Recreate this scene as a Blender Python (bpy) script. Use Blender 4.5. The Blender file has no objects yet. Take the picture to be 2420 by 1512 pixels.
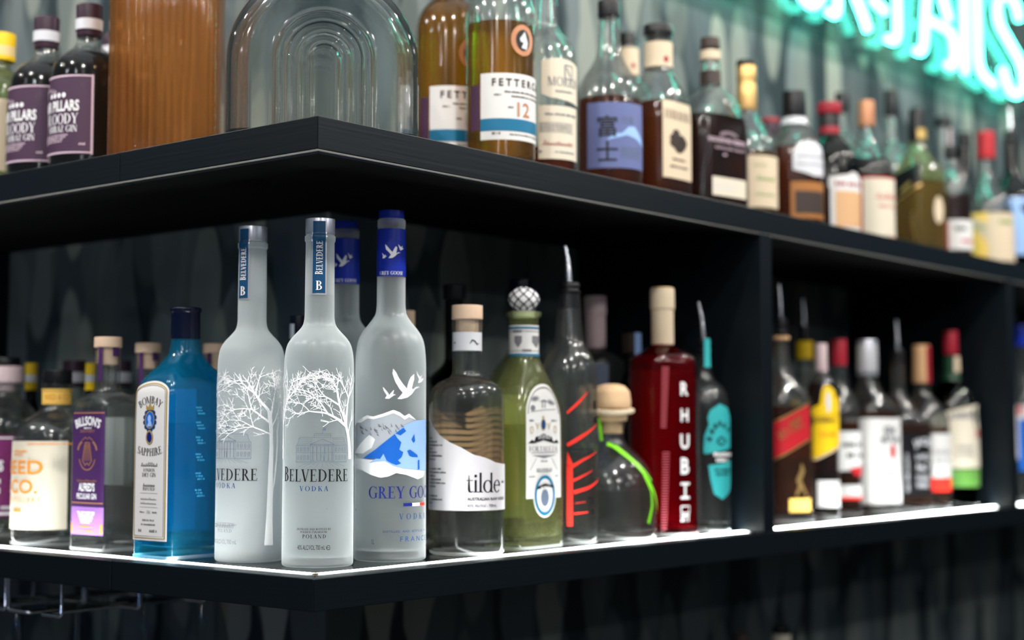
import bpy, math, random
from math import sin, cos, pi, atan2, sqrt, radians
from mathutils import Vector
from mathutils.geometry import tessellate_polygon

scene = bpy.context.scene
COL = scene.collection

# ------------------------------------------------------------------ camera
FPX = 3640.0                                   # focal length in pixels of the 2420 x 1512 frame
PITCH = math.atan(256 / FPX)
SP, CP = sin(PITCH), cos(PITCH)
AZ = radians(39.6)                             # heading: the shelf corner points at the camera
FW = (cos(AZ), sin(AZ))
RT = (sin(AZ), -cos(AZ))
ZL = 1.200                                     # top of the lower shelf
CAMZ = ZL + 0.13049
CX, CY = -0.93046, -0.99317                    # shelf corner stands at x = y = 0
cam_data = bpy.data.cameras.new('camera')
cam = bpy.data.objects.new('camera', cam_data)
COL.objects.link(cam)
cam.location = (CX, CY, CAMZ)
cam.rotation_euler = (pi / 2 + PITCH, 0, AZ - pi / 2)
cam_data.sensor_width = 36.0
cam_data.lens = FPX / 2420 * 36.0
cam_data.clip_start = 0.05
cam_data.dof.use_dof = True
cam_data.dof.focus_distance = 1.43
cam_data.dof.aperture_fstop = 2.9
scene.camera = cam

# ------------------------------------------------------------------ world, exposure, room lamps
scene.view_settings.view_transform = 'Standard'
scene.view_settings.look = 'None'
scene.view_settings.gamma = 1.0
scene.view_settings.exposure = -0.45
scene.view_settings.use_curve_mapping = False
cy = scene.cycles
cy.max_bounces = 20
cy.transmission_bounces = 20
cy.glossy_bounces = 6
cy.diffuse_bounces = 3
cy.transparent_max_bounces = 24
cy.sample_clamp_indirect = 6.0
cy.blur_glossy = 0.6
cy.use_denoising = True

world = bpy.data.worlds.new('room_light')
scene.world = world
world.use_nodes = True
wn, wl = world.node_tree.nodes, world.node_tree.links
wn.clear()
wo = wn.new('ShaderNodeOutputWorld')
wb = wn.new('ShaderNodeBackground')
wr = wn.new('ShaderNodeValToRGB')
wt = wn.new('ShaderNodeTexCoord')
ws = wn.new('ShaderNodeSeparateXYZ')
wm = wn.new('ShaderNodeMapRange')
wl.new(wt.outputs['Generated'], ws.inputs[0])
wl.new(ws.outputs['Z'], wm.inputs[0])
wm.inputs[1].default_value = -1.0
wm.inputs[2].default_value = 1.0
wl.new(wm.outputs[0], wr.inputs[0])
e = wr.color_ramp.elements                     # dark floor side, dim horizon, luminous ceiling overhead
e[0].position = 0.47
e[0].color = (0.003, 0.004, 0.005, 1)
e[1].position = 0.97
e[1].color = (0.90, 0.96, 1.0, 1)
for q, c in ((0.515, (0.006, 0.008, 0.010)), (0.56, (0.042, 0.064, 0.084)), (0.70, (0.040, 0.055, 0.066)), (0.82, (0.16, 0.18, 0.19)), (0.90, (0.70, 0.74, 0.78))):
    k = wr.color_ramp.elements.new(q)
    k.color = (*c, 1)
wl.new(wr.outputs[0], wb.inputs[0])
wb.inputs[1].default_value = 2.3
wl.new(wb.outputs[0], wo.inputs[0])


def lamp(x, y, z, power, size=0.03, col=(1, 0.95, 0.88)):
    l = bpy.data.lights.new('unseen_lamp', 'POINT')
    l.energy = power
    l.shadow_soft_size = size
    l.color = col
    o = bpy.data.objects.new('unseen_lamp', l)
    o.location = (x, y, z)
    COL.objects.link(o)


# smaller lamps further out over the room: they barely light the shelves but mirror in every bottle
for lx, ly, lz in ((-1.7, -0.1, 2.5), (-1.75, 0.9, 2.5), (-2.0, -0.5, 2.3), (-0.3, -1.9, 2.4), (0.6, -1.7, 2.5), (1.7, -1.9, 2.5), (2.7, -1.7, 2.5), (-1.3, -2.6, 2.2), (0.2, -2.9, 2.3), (-2.6, -1.9, 2.2), (1.2, -2.8, 2.3)):
    lamp(lx, ly, lz, 9, 0.012, (0.92, 0.96, 1.0))
# unseen low lamps added to light the chrome rack; blue follows the stem reflections
lamp(-1.7, 0.35, 0.85, 7, 0.05, (0.25, 0.5, 1.0))
lamp(-1.5, -0.5, 0.75, 8, 0.04, (1.0, 0.9, 0.85))
LZ = 2.55
for lx, ly, lp in ((-0.95, -0.35, 22), (-0.25, -0.85, 22), (0.55, -0.80, 22), (1.35, -0.85, 22), (2.2, -0.8, 22),
                   (-0.85, 0.55, 20), (-0.9, 1.4, 20), (-1.9, -1.2, 16), (-0.9, -2.1, 16), (0.8, -2.2, 16)):
    lamp(lx, ly, LZ, lp * 2.6, 0.022)

# ------------------------------------------------------------------ pixel <-> place helpers (used once, at build time, to take sizes from the photograph)
def dz_of(row, dh):
    k = (756 - row) / FPX
    return dh * (k * CP + SP) / (CP - k * SP)


def project(x, y, z):
    dx, dy, dz = x - CX, y - CY, z - CAMZ
    dh = dx * FW[0] + dy * FW[1]
    la = dx * RT[0] + dy * RT[1]
    zc = CP * dh + SP * dz
    return 1210 + FPX * la / zc, 756 - FPX * (-SP * dh + CP * dz) / zc, zc, dh


def place(wing, px, d, z):
    """point at height z, d metres behind the front edge of a wing, seen in column px"""
    q = (px - 1210) / FPX
    i = 0 if wing == 'L' else 1
    c = (CX, CY)[i]
    dz = z - CAMZ
    dh = (d - c - q * SP * dz * RT[i]) / (FW[i] + q * CP * RT[i])
    la = q * (CP * dh + SP * dz)
    return CX + dh * FW[0] + la * RT[0], CY + dh * FW[1] + la * RT[1]


def on_plane_y(px, row, yy):
    X, Y = (px - 1210) / FPX, (756 - row) / FPX
    hx = RT[0] * X + FW[0] * (CP - SP * Y)
    hy = RT[1] * X + FW[1] * (CP - SP * Y)
    hz = SP + CP * Y
    t = (yy - CY) / hy
    return CX + t * hx, CAMZ + t * hz


ZU = CAMZ + dz_of(272, 1.35)                   # top of the upper shelf
ZUB = CAMZ + dz_of(351, 1.35)
ZLB = CAMZ + dz_of(1447, 1.35)
WALL = 0.295                                   # the wall stands this far behind the shelf edges


# ------------------------------------------------------------------ materials
def nmat(name):
    m = bpy.data.materials.new(name)
    m.use_nodes = True
    m.node_tree.nodes.clear()
    return m, m.node_tree.nodes, m.node_tree.links


def pmat(name, col, rough=0.5, metal=0.0, coat=0.0, spec=0.3):
    m = bpy.data.materials.new(name)
    m.use_nodes = True
    b = m.node_tree.nodes['Principled BSDF']
    b.inputs['Base Color'].default_value = (*col, 1)
    b.inputs['Roughness'].default_value = rough
    b.inputs['Metallic'].default_value = metal
    b.inputs['Coat Weight'].default_value = coat
    b.inputs['Specular IOR Level'].default_value = spec
    return m


def gmat(name, col, ior=1.45, rough=0.12, thin=0.6, haze=0.0, hcol=None):
    """glass or liquid: Schlick reflection; thin = share of the transmitted light that is not bent, as through a thin wall"""
    m, n, l = nmat(name)
    lw = n.new('ShaderNodeLayerWeight')
    lw.inputs[0].default_value = 0.5
    po = n.new('ShaderNodeMath')
    po.operation = 'POWER'
    po.inputs[1].default_value = 5.0
    l.new(lw.outputs['Facing'], po.inputs[0])
    f0 = ((ior - 1) / (ior + 1)) ** 2 if ior > 1.4 or ior < 1.32 else 0.002   # a liquid against its glass mirrors almost nothing
    mr = n.new('ShaderNodeMapRange')
    mr.inputs[3].default_value = f0
    mr.inputs[4].default_value = 0.9 if f0 > 0.003 else 0.15
    l.new(po.outputs[0], mr.inputs[0])
    g = n.new('ShaderNodeBsdfGlossy')
    g.inputs['Roughness'].default_value = rough
    r = n.new('ShaderNodeBsdfRefraction')
    r.inputs['Color'].default_value = (*col, 1)
    r.inputs['IOR'].default_value = ior
    r.inputs['Roughness'].default_value = rough
    t = n.new('ShaderNodeBsdfTransparent')
    t.inputs[0].default_value = (*col, 1)
    x = n.new('ShaderNodeMixShader')
    x.inputs[0].default_value = thin
    l.new(r.outputs[0], x.inputs[1])
    l.new(t.outputs[0], x.inputs[2])
    y = n.new('ShaderNodeMixShader')
    l.new(mr.outputs[0], y.inputs[0])
    l.new(x.outputs[0], y.inputs[1])
    l.new(g.outputs[0], y.inputs[2])
    if haze:                                    # milky share added so dark glass and liquid interiors look luminous
        d = n.new('ShaderNodeBsdfDiffuse')
        d.inputs[0].default_value = (*(hcol or col), 1)
        q = n.new('ShaderNodeBsdfTranslucent')
        q.inputs[0].default_value = (*(hcol or col), 1)
        h1 = n.new('ShaderNodeMixShader')
        l.new(d.outputs[0], h1.inputs[1])
        l.new(q.outputs[0], h1.inputs[2])
        h2 = n.new('ShaderNodeMixShader')
        h2.inputs[0].default_value = haze
        l.new(y.outputs[0], h2.inputs[1])
        l.new(h1.outputs[0], h2.inputs[2])
        y = h2
    o = n.new('ShaderNodeOutputMaterial')
    l.new(y.outputs[0], o.inputs[0])
    return m


def emat(name, col, strength):
    m, n, l = nmat(name)
    g = n.new('ShaderNodeEmission')
    g.inputs[0].default_value = (*col, 1)
    g.inputs[1].default_value = strength
    o = n.new('ShaderNodeOutputMaterial')
    l.new(g.outputs[0], o.inputs[0])
    return m


def frost(name, rough, milk, tint=(0.93, 0.96, 0.97)):
    """etched glass: rough refraction with a milky scattering skin"""
    m, n, l = nmat(name)
    g = n.new('ShaderNodeBsdfGlass')
    g.inputs['Color'].default_value = (*tint, 1)
    g.inputs['IOR'].default_value = 1.4
    no = n.new('ShaderNodeTexNoise')
    no.inputs['Scale'].default_value = 22
    no.inputs['Detail'].default_value = 4
    tc = n.new('ShaderNodeTexCoord')
    l.new(tc.outputs['Object'], no.inputs['Vector'])
    mr = n.new('ShaderNodeMapRange')
    mr.inputs[3].default_value = rough - 0.07
    mr.inputs[4].default_value = rough + 0.07
    l.new(no.outputs[0], mr.inputs[0])
    l.new(mr.outputs[0], g.inputs['Roughness'])
    t = n.new('ShaderNodeBsdfTranslucent')
    t.inputs[0].default_value = (0.93, 0.96, 0.97, 1)
    d = n.new('ShaderNodeBsdfDiffuse')
    d.inputs[0].default_value = (0.9, 0.93, 0.94, 1)
    fr = n.new('ShaderNodeFresnel')
    fr.inputs[0].default_value = 1.5
    fm = n.new('ShaderNodeMapRange')
    fm.inputs[1].default_value = 0.04
    fm.inputs[2].default_value = 0.45
    fm.inputs[3].default_value = milk
    fm.inputs[4].default_value = 0.93
    l.new(fr.outputs[0], fm.inputs[0])
    m1 = n.new('ShaderNodeMixShader')
    m1.inputs[0].default_value = 0.35
    l.new(t.outputs[0], m1.inputs[1])
    l.new(d.outputs[0], m1.inputs[2])
    tp = n.new('ShaderNodeBsdfTransparent')
    tp.inputs[0].default_value = (*tint, 1)
    m3 = n.new('ShaderNodeMixShader')
    m3.inputs[0].default_value = 0.30
    l.new(g.outputs[0], m3.inputs[1])
    l.new(tp.outputs[0], m3.inputs[2])
    m2 = n.new('ShaderNodeMixShader')
    l.new(fm.outputs[0], m2.inputs[0])
    l.new(m3.outputs[0], m2.inputs[1])
    l.new(m1.outputs[0], m2.inputs[2])
    o = n.new('ShaderNodeOutputMaterial')
    l.new(m2.outputs[0], o.inputs[0])
    return m


def wood_black(name, base, rough, grain=0.25):
    m = pmat(name, base, rough, 0, 0, 0.22)
    n, l = m.node_tree.nodes, m.node_tree.links
    b = n['Principled BSDF']
    tc = n.new('ShaderNodeTexCoord')
    mp = n.new('ShaderNodeMapping')
    mp.inputs['Scale'].default_value = (6, 6, 260)
    l.new(tc.outputs['Object'], mp.inputs[0])
    no = n.new('ShaderNodeTexNoise')
    no.inputs['Scale'].default_value = 1.0
    no.inputs['Detail'].default_value = 6
    l.new(mp.outputs[0], no.inputs['Vector'])
    bu = n.new('ShaderNodeBump')
    bu.inputs['Strength'].default_value = grain
    bu.inputs['Distance'].default_value = 0.0006
    l.new(no.outputs[0], bu.inputs['Height'])
    l.new(bu.outputs[0], b.inputs['Normal'])
    return m


def plaster_leaves(name):
    """grey wall mural of overlapping soft leaf shapes"""
    m = pmat(name, (0.2, 0.2, 0.2), 0.85)
    n, l = m.node_tree.nodes, m.node_tree.links
    b = n['Principled BSDF']
    tc = n.new('ShaderNodeTexCoord')
    sp = n.new('ShaderNodeSeparateXYZ')
    l.new(tc.outputs['Object'], sp.inputs[0])
    ad = n.new('ShaderNodeMath')
    ad.operation = 'ADD'
    l.new(sp.outputs['X'], ad.inputs[0])
    l.new(sp.outputs['Y'], ad.inputs[1])
    cb = n.new('ShaderNodeCombineXYZ')
    l.new(ad.outputs[0], cb.inputs['X'])
    l.new(sp.outputs['Z'], cb.inputs['Y'])
    no = n.new('ShaderNodeTexNoise')
    no.inputs['Scale'].default_value = 7
    l.new(cb.outputs[0], no.inputs['Vector'])
    mx = n.new('ShaderNodeMix')
    mx.data_type = 'VECTOR'
    mx.inputs['Factor'].default_value = 0.035
    l.new(cb.outputs[0], mx.inputs[4])
    l.new(no.outputs['Color'], mx.inputs[5])
    prev = None
    base = (0.016, 0.028, 0.034)
    for i, (sx, sy, rot, lo, hi) in enumerate(((10, 3.3, 0.45, (0.035, 0.052, 0.058), (0.10, 0.125, 0.13)), (14, 4.2, -0.5, (0.05, 0.068, 0.078), (0.12, 0.145, 0.145)),
                                               (12, 3.7, 0.12, (0.05, 0.072, 0.088), (0.15, 0.18, 0.185)), (16, 4.4, -0.2, (0.13, 0.155, 0.15), (0.29, 0.315, 0.27)))):
        mp = n.new('ShaderNodeMapping')
        mp.inputs['Location'].default_value = (i * 3.3 + 0.4, i * 1.7, 0)
        mp.inputs['Rotation'].default_value = (0, 0, rot)
        mp.inputs['Scale'].default_value = (sx, sy, 1)
        l.new(mx.outputs[1], mp.inputs[0])
        vo = n.new('ShaderNodeTexVoronoi')
        vo.voronoi_dimensions = '2D'
        vo.inputs['Scale'].default_value = 1.0
        vo.inputs['Randomness'].default_value = 0.9
        l.new(mp.outputs[0], vo.inputs['Vector'])
        mk = n.new('ShaderNodeMapRange')
        mk.interpolation_type = 'SMOOTHSTEP'
        mk.inputs[1].default_value = 0.46
        mk.inputs[2].default_value = 0.38
        l.new(vo.outputs['Distance'], mk.inputs[0])
        s2 = n.new('ShaderNodeSeparateColor')
        l.new(vo.outputs['Color'], s2.inputs[0])
        keep = n.new('ShaderNodeMapRange')
        keep.inputs[1].default_value = 0.15
        keep.inputs[2].default_value = 0.75
        keep.inputs[4].default_value = 0.9
        l.new(s2.outputs[1], keep.inputs[0])
        mm = n.new('ShaderNodeMath')
        mm.operation = 'MULTIPLY'
        l.new(mk.outputs[0], mm.inputs[0])
        l.new(keep.outputs[0], mm.inputs[1])
        tone = n.new('ShaderNodeMix')
        tone.data_type = 'RGBA'
        tone.inputs[6].default_value = (*lo, 1)
        tone.inputs[7].default_value = (*hi, 1)
        l.new(s2.outputs[0], tone.inputs[0])
        out = n.new('ShaderNodeMix')
        out.data_type = 'RGBA'
        if prev is None:
            out.inputs[6].default_value = (*base, 1)
        else:
            l.new(prev.outputs[2], out.inputs[6])
        l.new(mm.outputs[0], out.inputs[0])
        l.new(tone.outputs[2], out.inputs[7])
        prev = out
    l.new(prev.outputs[2], b.inputs['Base Color'])
    return m


# ------------------------------------------------------------------ objects
def link(name, data, parent=None):
    o = bpy.data.objects.new(name, data)
    COL.objects.link(o)
    if parent is not None:
        o.parent = parent
    return o


def mesh(name, v, f, m, parent=None, smooth=True, loc=None):
    me = bpy.data.meshes.new(name)
    me.from_pydata(v, [], f)
    me.update()
    if smooth:
        me.polygons.foreach_set('use_smooth', [True] * len(me.polygons))
        me.set_sharp_from_angle(angle=radians(40))
    me.materials.append(m)
    o = link(name, me, parent)
    if loc is not None:
        o.location = loc
    return o


def thing(name, label, cat, loc, group=None):
    o = link(name, None)
    o.location = loc
    o.empty_display_size = 0.02
    o['label'] = label
    o['category'] = cat
    if group:
        o['group'] = group
    return o


def box(v, f, x0, x1, y0, y1, z0, z1):
    b = len(v)
    v += [(x0, y0, z0), (x1, y0, z0), (x1, y1, z0), (x0, y1, z0), (x0, y0, z1), (x1, y0, z1), (x1, y1, z1), (x0, y1, z1)]
    f += [tuple(b + i for i in q) for q in ((0, 3, 2, 1), (4, 5, 6, 7), (0, 1, 5, 4), (1, 2, 6, 5), (2, 3, 7, 6), (3, 0, 4, 7))]


def boxes(name, lst, m, parent=None, bevel=0.0):
    v, f = [], []
    for q in lst:
        box(v, f, *q)
    o = mesh(name, v, f, m, parent, smooth=False)
    if bevel:
        md = o.modifiers.new('bevel', 'BEVEL')
        md.width = bevel
        md.segments = 2
    return o


def tube_mesh(pts, r, n=10, closed=False):
    """round tube along a 3D polyline; r is a number or one number per point"""
    P = [Vector(p) for p in pts]
    v, f = [], []
    up = None
    for i, p in enumerate(P):
        a = P[i - 1] if i else P[i]
        b = P[i + 1] if i < len(P) - 1 else P[i]
        t = (b - a).normalized()
        if up is None:
            up = Vector((0, 0, 1)) if abs(t.z) < 0.9 else Vector((1, 0, 0))
        s = t.cross(up).normalized()
        up = s.cross(t).normalized()
        rr = r[i] if isinstance(r, (list, tuple)) else r
        for j in range(n):
            q = 2 * pi * j / n
            v.append(tuple(p + (s * cos(q) + up * sin(q)) * rr))
    for i in range(len(P) - 1):
        for j in range(n):
            k2 = (j + 1) % n
            f.append((i * n + j, i * n + k2, (i + 1) * n + k2, (i + 1) * n + j))
    f.append(tuple(range(n))[::-1])
    f.append(tuple((len(P) - 1) * n + j for j in range(n)))
    return v, f


def bend(pts, rad, steps=5):
    """round the corners of a polyline (any dimension)"""
    P = [Vector(p) for p in pts]
    out = [P[0]]
    for i in range(1, len(P) - 1):
        a, b, c = P[i - 1], P[i], P[i + 1]
        la, lc = (a - b).length, (c - b).length
        rr = rad[i] if isinstance(rad, (list, tuple)) else rad
        if rr <= 0 or la < 1e-9 or lc < 1e-9:
            out.append(b)
            continue
        k1, k2 = min(rr, la * 0.48), min(rr, lc * 0.48)
        p, q = b + (a - b) * (k1 / la), b + (c - b) * (k2 / lc)
        for s in range(steps + 1):
            t = s / steps
            out.append(p * (1 - t) ** 2 + b * 2 * t * (1 - t) + q * t * t)
    out.append(P[-1])
    return out


# ------------------------------------------------------------------ lettering: flat triangles in pixel units
_tcache = {}


def sans(txt, bold=0.0):
    """triangles of a text in the plain sans face: cap height 1, starts at x = 0"""
    key = (txt, bold)
    if key in _tcache:
        return _tcache[key]
    cu = bpy.data.curves.new('lettering_source', 'FONT')
    cu.body = txt
    cu.resolution_u = 3
    cu.offset = bold
    ob = bpy.data.objects.new('lettering_source', cu)
    COL.objects.link(ob)
    dg = bpy.context.evaluated_depsgraph_get()
    ev = ob.evaluated_get(dg)
    me = ev.to_mesh()
    me.calc_loop_triangles()
    vs = [(q.co.x / 0.7, q.co.y / 0.7) for q in me.vertices]
    tr = [[vs[i] for i in t.vertices] for t in me.loop_triangles]
    ev.to_mesh_clear()
    bpy.data.objects.remove(ob)
    bpy.data.curves.remove(cu)
    if tr:
        x0 = min(p[0] for t in tr for p in t)
        tr = [[(p[0] - x0, p[1]) for p in t] for t in tr]
    _tcache[key] = tr
    return tr


def tri(poly):
    return [[poly[i] for i in t] for t in tessellate_polygon([[Vector((p[0], p[1], 0)) for p in poly]])]


def ell(cx, cy_, rx, ry, a0=0, a1=360, n=20):
    return [(cx + rx * cos(radians(a0 + (a1 - a0) * i / n)), cy_ + ry * sin(radians(a0 + (a1 - a0) * i / n))) for i in range(n + 1)]


def strip(pts, w):
    """quads along a polyline; w is a width or one width per point"""
    out, L, Rr = [], [], []
    n = len(pts)
    for i, p in enumerate(pts):
        a, b = pts[max(i - 1, 0)], pts[min(i + 1, n - 1)]
        dx, dy = b[0] - a[0], b[1] - a[1]
        ll = sqrt(dx * dx + dy * dy) or 1
        ww = (w[i] if isinstance(w, (list, tuple)) else w) / 2
        L.append((p[0] - dy / ll * ww, p[1] + dx / ll * ww))
        Rr.append((p[0] + dy / ll * ww, p[1] - dx / ll * ww))
    for i in range(n - 1):
        out.append([L[i], Rr[i], Rr[i + 1]])
        out.append([L[i], Rr[i + 1], L[i + 1]])
    return out


def ring(cx, cy_, rx, ry, wx, wy, a0=0, a1=360, n=24):
    o, i = ell(cx, cy_, rx, ry, a0, a1, n), ell(cx, cy_, rx - wx, ry - wy, a0, a1, n)
    out = []
    for k2 in range(n):
        out += [[o[k2], i[k2], i[k2 + 1]], [o[k2], i[k2 + 1], o[k2 + 1]]]
    return out


def rect(x0, x1, y0, y1):
    return [[(x0, y0), (x1, y0), (x1, y1)], [(x0, y0), (x1, y1), (x0, y1)]]


TK, TH, SF = 0.15, 0.045, 0.075                # thick stroke, thin stroke, serif


def _st(x, y0=0.0, y1=1.0, w=TK, s0=True, s1=True):
    o = rect(x, x + w, y0, y1)
    for y, s in ((y0, s0), (y1, s1)):
        if s:
            o += rect(x - SF, x + w + SF, y - (TH if y > 0.4 else 0), y + (0 if y > 0.4 else TH))
    return o


def _dg(x0, y0, x1, y1, w):
    return tri([(x0, y0), (x0 + w, y0), (x1 + w, y1), (x1, y1)])


def _fs(x, y=0.0, w=TK):
    return rect(x - SF, x + w + SF, y - (TH if y > 0.4 else 0), y + (0 if y > 0.4 else TH))


def serif_glyph(c):
    if c == 'A': return _dg(0.03, 0, 0.33, 1, TH * 1.3) + _dg(0.52, 0, 0.28, 1, TK) + rect(0.15, 0.55, 0.32, 0.37) + _fs(0.03, 0, 0.05) + _fs(0.52), 0.74
    if c == 'B': return _st(0.09) + ring(0.24, 0.755, 0.28, 0.245, TK * .9, TH, -90, 90) + ring(0.24, 0.27, 0.34, 0.27, TK, TH, -90, 90), 0.66
    if c in 'CG':
        o = ring(0.44, 0.5, 0.42, 0.52, TK, TH, 48, 318) + rect(0.70, 0.74, 0.70, 1.0)
        if c == 'G': o += _st(0.62, 0.06, 0.46, TK * .85, False, True)
        else: o += rect(0.70, 0.735, 0.02, 0.2)
        return o, 0.84 if c == 'G' else 0.80
    if c == 'D': return _st(0.09) + ring(0.24, 0.5, 0.52, 0.5, TK, TH, -90, 90), 0.84
    if c in 'EF':
        o = _st(0.09, s0=True, s1=True) + rect(0.2, 0.54, 0.955, 1) + rect(0.51, 0.55, 0.8, 1) + rect(0.2, 0.45, 0.5, 0.545) + rect(0.42, 0.455, 0.42, 0.62)
        if c == 'E': o += rect(0.2, 0.58, 0, 0.045) + rect(0.55, 0.59, 0, 0.22)
        return o, 0.66 if c == 'E' else 0.6
    if c == 'H': return _st(0.09) + _st(0.58) + rect(0.2, 0.6, 0.48, 0.525), 0.84
    if c == 'I': return _st(0.09), 0.34
    if c == 'J': return _st(0.14, -0.05, 1, TK, False, True) + ring(0.1, -0.05, 0.19, 0.15, TK, 0.05, -130, 0), 0.4
    if c == 'K': return _st(0.09) + _dg(0.22, 0.42, 0.6, 1, TH * 1.4) + _dg(0.56, 0, 0.3, 0.58, TK) + _fs(0.57) + _fs(0.56, 1, 0.05), 0.78
    if c == 'L': return _st(0.09) + rect(0.2, 0.56, 0, 0.045) + rect(0.53, 0.57, 0, 0.24), 0.6
    if c == 'M': return _st(0.07, 0, 1, TH * 1.3) + _st(0.72) + _dg(0.40, 0, 0.07, 1, TK) + _dg(0.44, 0, 0.74, 1, TH), 0.98
    if c == 'N': return _st(0.09, 0, 1, TH * 1.3) + _st(0.66, 0, 1, TH * 1.3, False, True) + _dg(0.58, 0, 0.07, 1, TK), 0.86
    if c in 'OQ':
        o = ring(0.44, 0.5, 0.42, 0.52, TK, TH)
        if c == 'Q': o += _dg(0.66, -0.22, 0.42, 0.06, 0.12)
        return o, 0.88
    if c == 'P': return _st(0.09) + ring(0.24, 0.73, 0.32, 0.27, TK, TH, -90, 90), 0.62
    if c == 'R': return _st(0.09) + ring(0.24, 0.74, 0.31, 0.26, TK, TH, -90, 90) + _dg(0.56, 0, 0.26, 0.5, TK) + _fs(0.56), 0.76
    if c == 'S': return strip([(0.52, 0.80), (0.42, 0.95), (0.27, 0.98), (0.13, 0.88), (0.13, 0.70), (0.28, 0.55), (0.45, 0.43), (0.52, 0.25), (0.44, 0.08), (0.28, 0.02), (0.13, 0.07), (0.06, 0.25)],
                               [TH, TH, TH, TK * .7, TK * .9, TK, TK, TK * .9, TK * .6, TH, TH, TH]) + rect(0.5, 0.54, 0.74, 1) + rect(0.05, 0.09, 0, 0.28), 0.6
    if c == 'T': return _st(0.27, 0, 1, TK, True, False) + rect(0.03, 0.66, 0.955, 1) + rect(0.03, 0.07, 0.76, 1) + rect(0.62, 0.66, 0.76, 1), 0.68
    if c == 'U': return _st(0.09, 0.28, 1, TK, False, True) + _st(0.6, 0.28, 1, TH * 1.3, False, True) + ring(0.375, 0.3, 0.285, 0.32, TK * .7, TH, 180, 360), 0.8
    if c == 'V': return _dg(0.3, 0, 0.04, 1, TK) + _dg(0.36, 0, 0.62, 1, TH * 1.2) + _fs(0.05, 1) + _fs(0.62, 1, 0.04), 0.74
    if c == 'W': return _dg(0.24, 0, 0.04, 1, TK) + _dg(0.3, 0, 0.48, 1, TH) + _dg(0.62, 0, 0.42, 1, TK) + _dg(0.68, 0, 0.92, 1, TH * 1.2) + _fs(0.04, 1) + _fs(0.92, 1, 0.04), 1.02
    if c == 'X': return _dg(0.5, 0, 0.06, 1, TK) + _dg(0.06, 0, 0.56, 1, TH * 1.2) + _fs(0.5) + _fs(0.06, 1) + _fs(0.06, 0, 0.04) + _fs(0.56, 1, 0.04), 0.74
    if c == 'Y': return _st(0.28, 0, 0.46, TK, True, False) + _dg(0.28, 0.44, 0.03, 1, TK) + _dg(0.36, 0.44, 0.6, 1, TH * 1.2) + _fs(0.03, 1) + _fs(0.6, 1, 0.04), 0.72
    if c == 'Z': return rect(0.06, 0.6, 0.955, 1) + rect(0.05, 0.62, 0, 0.045) + _dg(0.05, 0, 0.44, 1, TK) + rect(0.06, 0.1, 0.78, 1) + rect(0.58, 0.62, 0, 0.22), 0.68
    # lower case of the didone face
    if c == 'i': return _st(0.07, 0, 0.68, 0.12, True, False) + tri(ell(0.13, 0.9, 0.08, 0.08)), 0.27
    if c == 'l': return _st(0.07, 0, 1.08, 0.12, True, False), 0.26
    if c == 't': return strip([(0.17, 0.95), (0.17, 0.2), (0.2, 0.05), (0.3, 0.02), (0.4, 0.08)], [0.03, 0.13, 0.12, 0.07, 0.03]) + rect(0.03, 0.38, 0.64, 0.68), 0.4
    if c == 'd': return ring(0.3, 0.33, 0.29, 0.35, 0.12, 0.04) + _st(0.48, 0, 1.08, 0.12, False, False) + rect(0.48, 0.68, 0, 0.04), 0.68
    if c == 'e': return ring(0.29, 0.33, 0.28, 0.35, 0.12, 0.04, 0, 320) + rect(0.05, 0.55, 0.36, 0.4), 0.58
    if c == "'": return rect(0.06, 0.16, 0.7, 1.02), 0.2
    if c == '.': return tri(ell(0.1, 0.07, 0.08, 0.08)), 0.22
    if c == '&': return sans('&'), 0.85
    return [], 0.34


def serif(txt, space=0.02, small=1.0):
    """small < 1 sets every letter after the first as a small capital"""
    x, out = 0.0, []
    for i, c in enumerate(txt):
        g, w = serif_glyph(c)
        s = small if i else 1.0
        out += [[(x + p[0] * s, p[1] * s) for p in t] for t in g]
        x += w * s + space
    return out


def width(tr):
    return max((p[0] for t in tr for p in t), default=0)


def put(tr, x, row, h, sx=1.0, align='c', rot=0.0):
    """place unit lettering: baseline at row, cap height h px, sx = horizontal squeeze, rot in degrees counter-clockwise"""
    w = width(tr) * h * sx
    ox = {'c': -w / 2, 'l': 0, 'r': -w}[align]
    cr, sr = cos(radians(rot)), sin(radians(rot))
    out = []
    for t in tr:
        q = []
        for p in t:
            a, b = p[0] * h * sx + ox, p[1] * h
            q.append((x + a * cr - b * sr, row - (a * sr + b * cr)))
        out.append(q)
    return out


def arch(tr, x, row, h, rad, sx=1.0):
    """lettering on an arc of radius rad px (negative bows downward); row = baseline at the middle"""
    w = width(tr) * h * sx
    out = []
    for t in tr:
        q = []
        for p in t:
            a, b = (p[0] * h * sx - w / 2) / rad, p[1] * h
            r2 = rad + b
            q.append((x + r2 * sin(a), row - (r2 * cos(a) - rad)))
        out.append(q)
    return out


def word(txt, x, row, h, sx=1.0, align='c', bold=0.0, rot=0):
    return put(sans(txt, bold), x, row, h, sx, align, rot)


def scrawl(x0, x1, row, h, seed):
    """small handwriting or print too small to read"""
    rnd = random.Random(seed)
    k2 = max(3, int((x1 - x0) / (h * 0.42)))
    pts, amp = [], [rnd.choice((0.32, 0.36, 0.4, 0.75)) for _ in range(k2 + 2)]
    amp[0] = 0.95
    for i in range(k2 * 9 + 1):
        t = i / 9
        a = amp[int(t)] + (amp[int(t) + 1] - amp[int(t)]) * (t - int(t))
        th = 2 * pi * t
        pts.append((x0 + (x1 - x0) * (t / k2) + h * 0.16 * sin(th) + h * a * 0.12 * (1 - cos(th)), row - h * a * 0.5 * (1 - cos(th))))
    return strip(pts, [h * (0.05 + 0.07 * abs(cos(pi * i / 9))) for i in range(len(pts))])


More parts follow.
